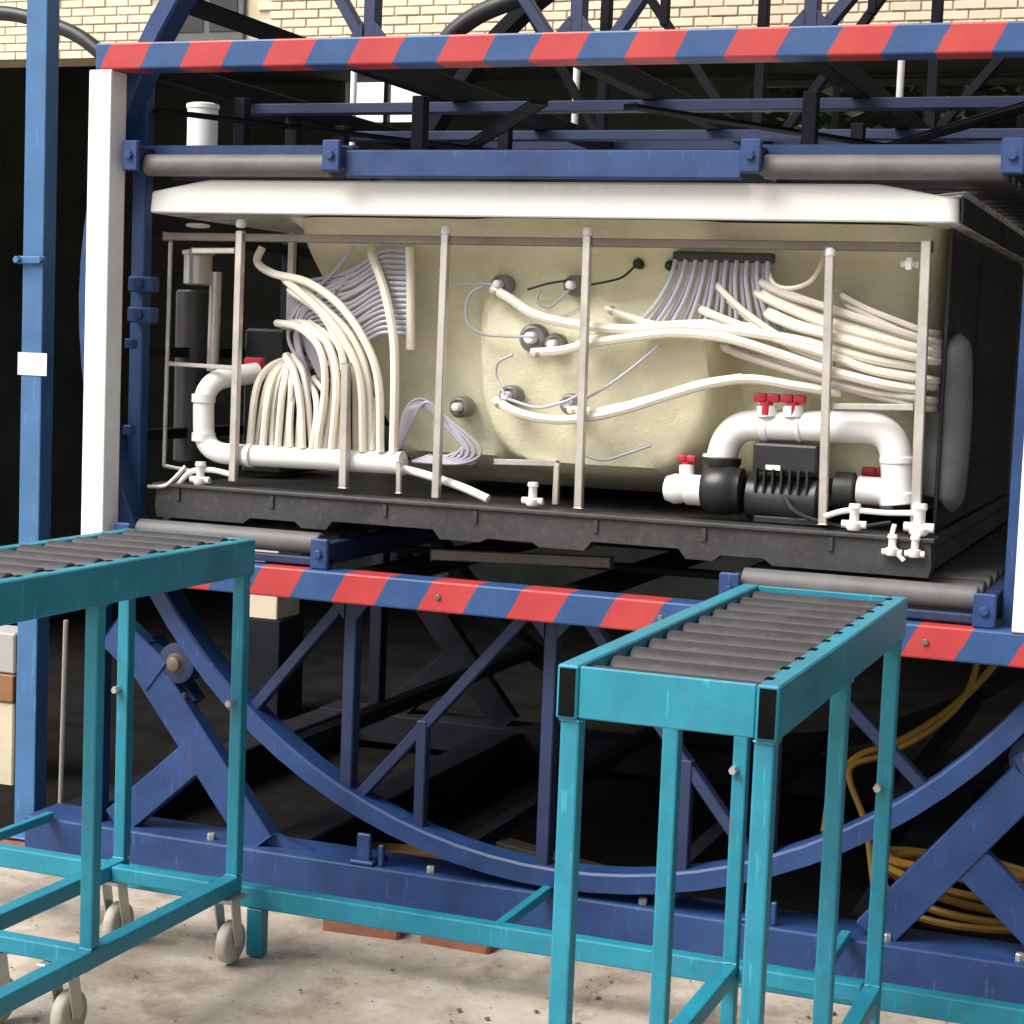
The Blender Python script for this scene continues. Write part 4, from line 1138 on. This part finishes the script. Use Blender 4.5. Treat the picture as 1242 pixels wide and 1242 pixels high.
o = obj('air_hose', tube(B(), [(0.874, 0.550, 0.163), (0.834, 0.600, 0.316), (0.773, 0.650, 0.448), (0.863, 0.700, 0.495), (0.975, 0.750, 0.568), (1.053, 0.800, 0.660), (1.084, 0.850, 0.783)], .009, 8), 'yellow_hose', smooth=True)
tag(o, 'lower yellow hose dropping to the floor behind the right conveyor legs', 'hose')
o = obj('power_cable', tube(B(), [(-3.003, 1.600, 2.772), (-2.775, 1.600, 2.760), (-2.662, 1.600, 2.744), (-2.514, 1.600, 2.704), (-2.386, 1.600, 2.647), (-2.221, 1.600, 2.523)], .028, 10), 'cable', smooth=True)
tag(o, 'thick black cable sagging past the top of the tall blue post', 'cable')
o = obj('slack_cable', tube(B(), [(-1.059, 1.900, 2.662), (-1.022, 1.900, 2.703), (-0.934, 1.900, 2.759), (-0.833, 1.900, 2.797), (-0.684, 1.900, 2.844), (-0.381, 1.900, 2.908)], .034, 10), 'cable', smooth=True)
tag(o, 'thick black hose arching above the striped top beam', 'cable')
# white pipes standing behind the rig
for px, lab in ((-1.677, 'thin white pipe hanging left behind the rig'), (-0.732, 'thin white pipe hanging behind the middle of the rig'), (0.502, 'thin white pipe hanging right behind the rig')):
    o = obj('white_pipe', cyl(B(), (px, 2.42, 2.20), (px, 2.42, 2.74), .013, 10), 'paper', smooth=True)
    tag(o, lab, 'pipe', 'white pipes behind the rig')
b_ = B(); x, y, z = (-1.600, 1.125, 2.198)
lathe(b_, (x, y, 2.1255), (0, 0, 1), [(0, .045), (.004, .051), (.20, .051), (.204, .055), (.218, .055), (.222, .04)], 24)
o = obj('white_drum', b_, 'paper', smooth=True)
tag(o, 'white drum standing inside the cage above the left of the tub', 'drum')
cr = thing('storage_crate', 'cream crate with brown band beyond the tall blue post', 'crate', (-2.35, 1.1, 0))
obj('crate_body', box(B(), (-2.75, .85, 0), (-2.122, 1.0, 0.294), .006), 'crate_cream', cr)
obj('crate_band', box(B(), (-2.76, .84, 0.297), (-2.119, 1.01, 0.391), .004), 'crate_brown', cr)
obj('crate_lid', box(B(), (-2.75, .85, 0.394), (-2.122, 1.0, 0.534), .006), 'crate_grey', cr)
ct = thing('carton', 'pale carton behind the cage, seen below the striped beam at left', 'box', (-1.961, 2.4, 0))
x0, x1 = -2.045, -1.892
obj('carton_body', box(B(), (x0, 2.3, .42), (x1, 2.5, .75), .004), 'crate_cream', ct)
obj('carton_flap', box(B(), (x0 - .004, 2.296, .7501), (x1 + .004, 2.504, .762), .002), 'crate_grey', ct)
obj('carton_stand', box(B(), (x0 - .02, 2.29, 0), (x1 + .02, 2.51, .419), .004), 'dark_steel', ct)

def plank(p, q, w, h, label, mat):
    o = obj('scrap_board', bar(B(), p, q, h, w, (0, 1, 0), .002), mat)
    tag(o, label, 'board', 'scrap boards under the cage')
plank((-.98, .62, .02), (-.42, .75, .02), .09, .022, 'brown scrap board on the dark floor left under the cage', 'crate_brown')
plank((-.35, .95, .02), (.02, .80, .02), .07, .022, 'grey scrap board on the dark floor left of the middle post', 'brown_steel')
o = obj('motor_cable', tube(B(), [(0.647, 0.225, 1.226), (0.675, 0.200, 1.196), (0.724, 0.200, 1.175), (0.817, 0.210, 1.160), (0.913, 0.240, 1.177)], .006, 8), 'cable', tub, True)

# small stones and chips scattered on the concrete
rnd = random.Random(11)
chips = B()
for k in range(900):
    x, y = rnd.uniform(-1.6, 1.9), rnd.uniform(-2.4, .08)
    s = rnd.uniform(.0015, .004) * (2.2 if rnd.random() < .08 else 1)
    r = bmesh.ops.create_icosphere(chips, subdivisions=1, radius=s)
    for v in r['verts']:
        v.co = Vector((v.co.x * rnd.uniform(.7, 1.4) + x, v.co.y * rnd.uniform(.7, 1.4) + y, v.co.z * .5 + .001))
o = obj('grit', chips, 'brown_steel'); o['kind'] = 'stuff'; o['label'] = 'scattered grit on the concrete floor'; o['category'] = 'grit'
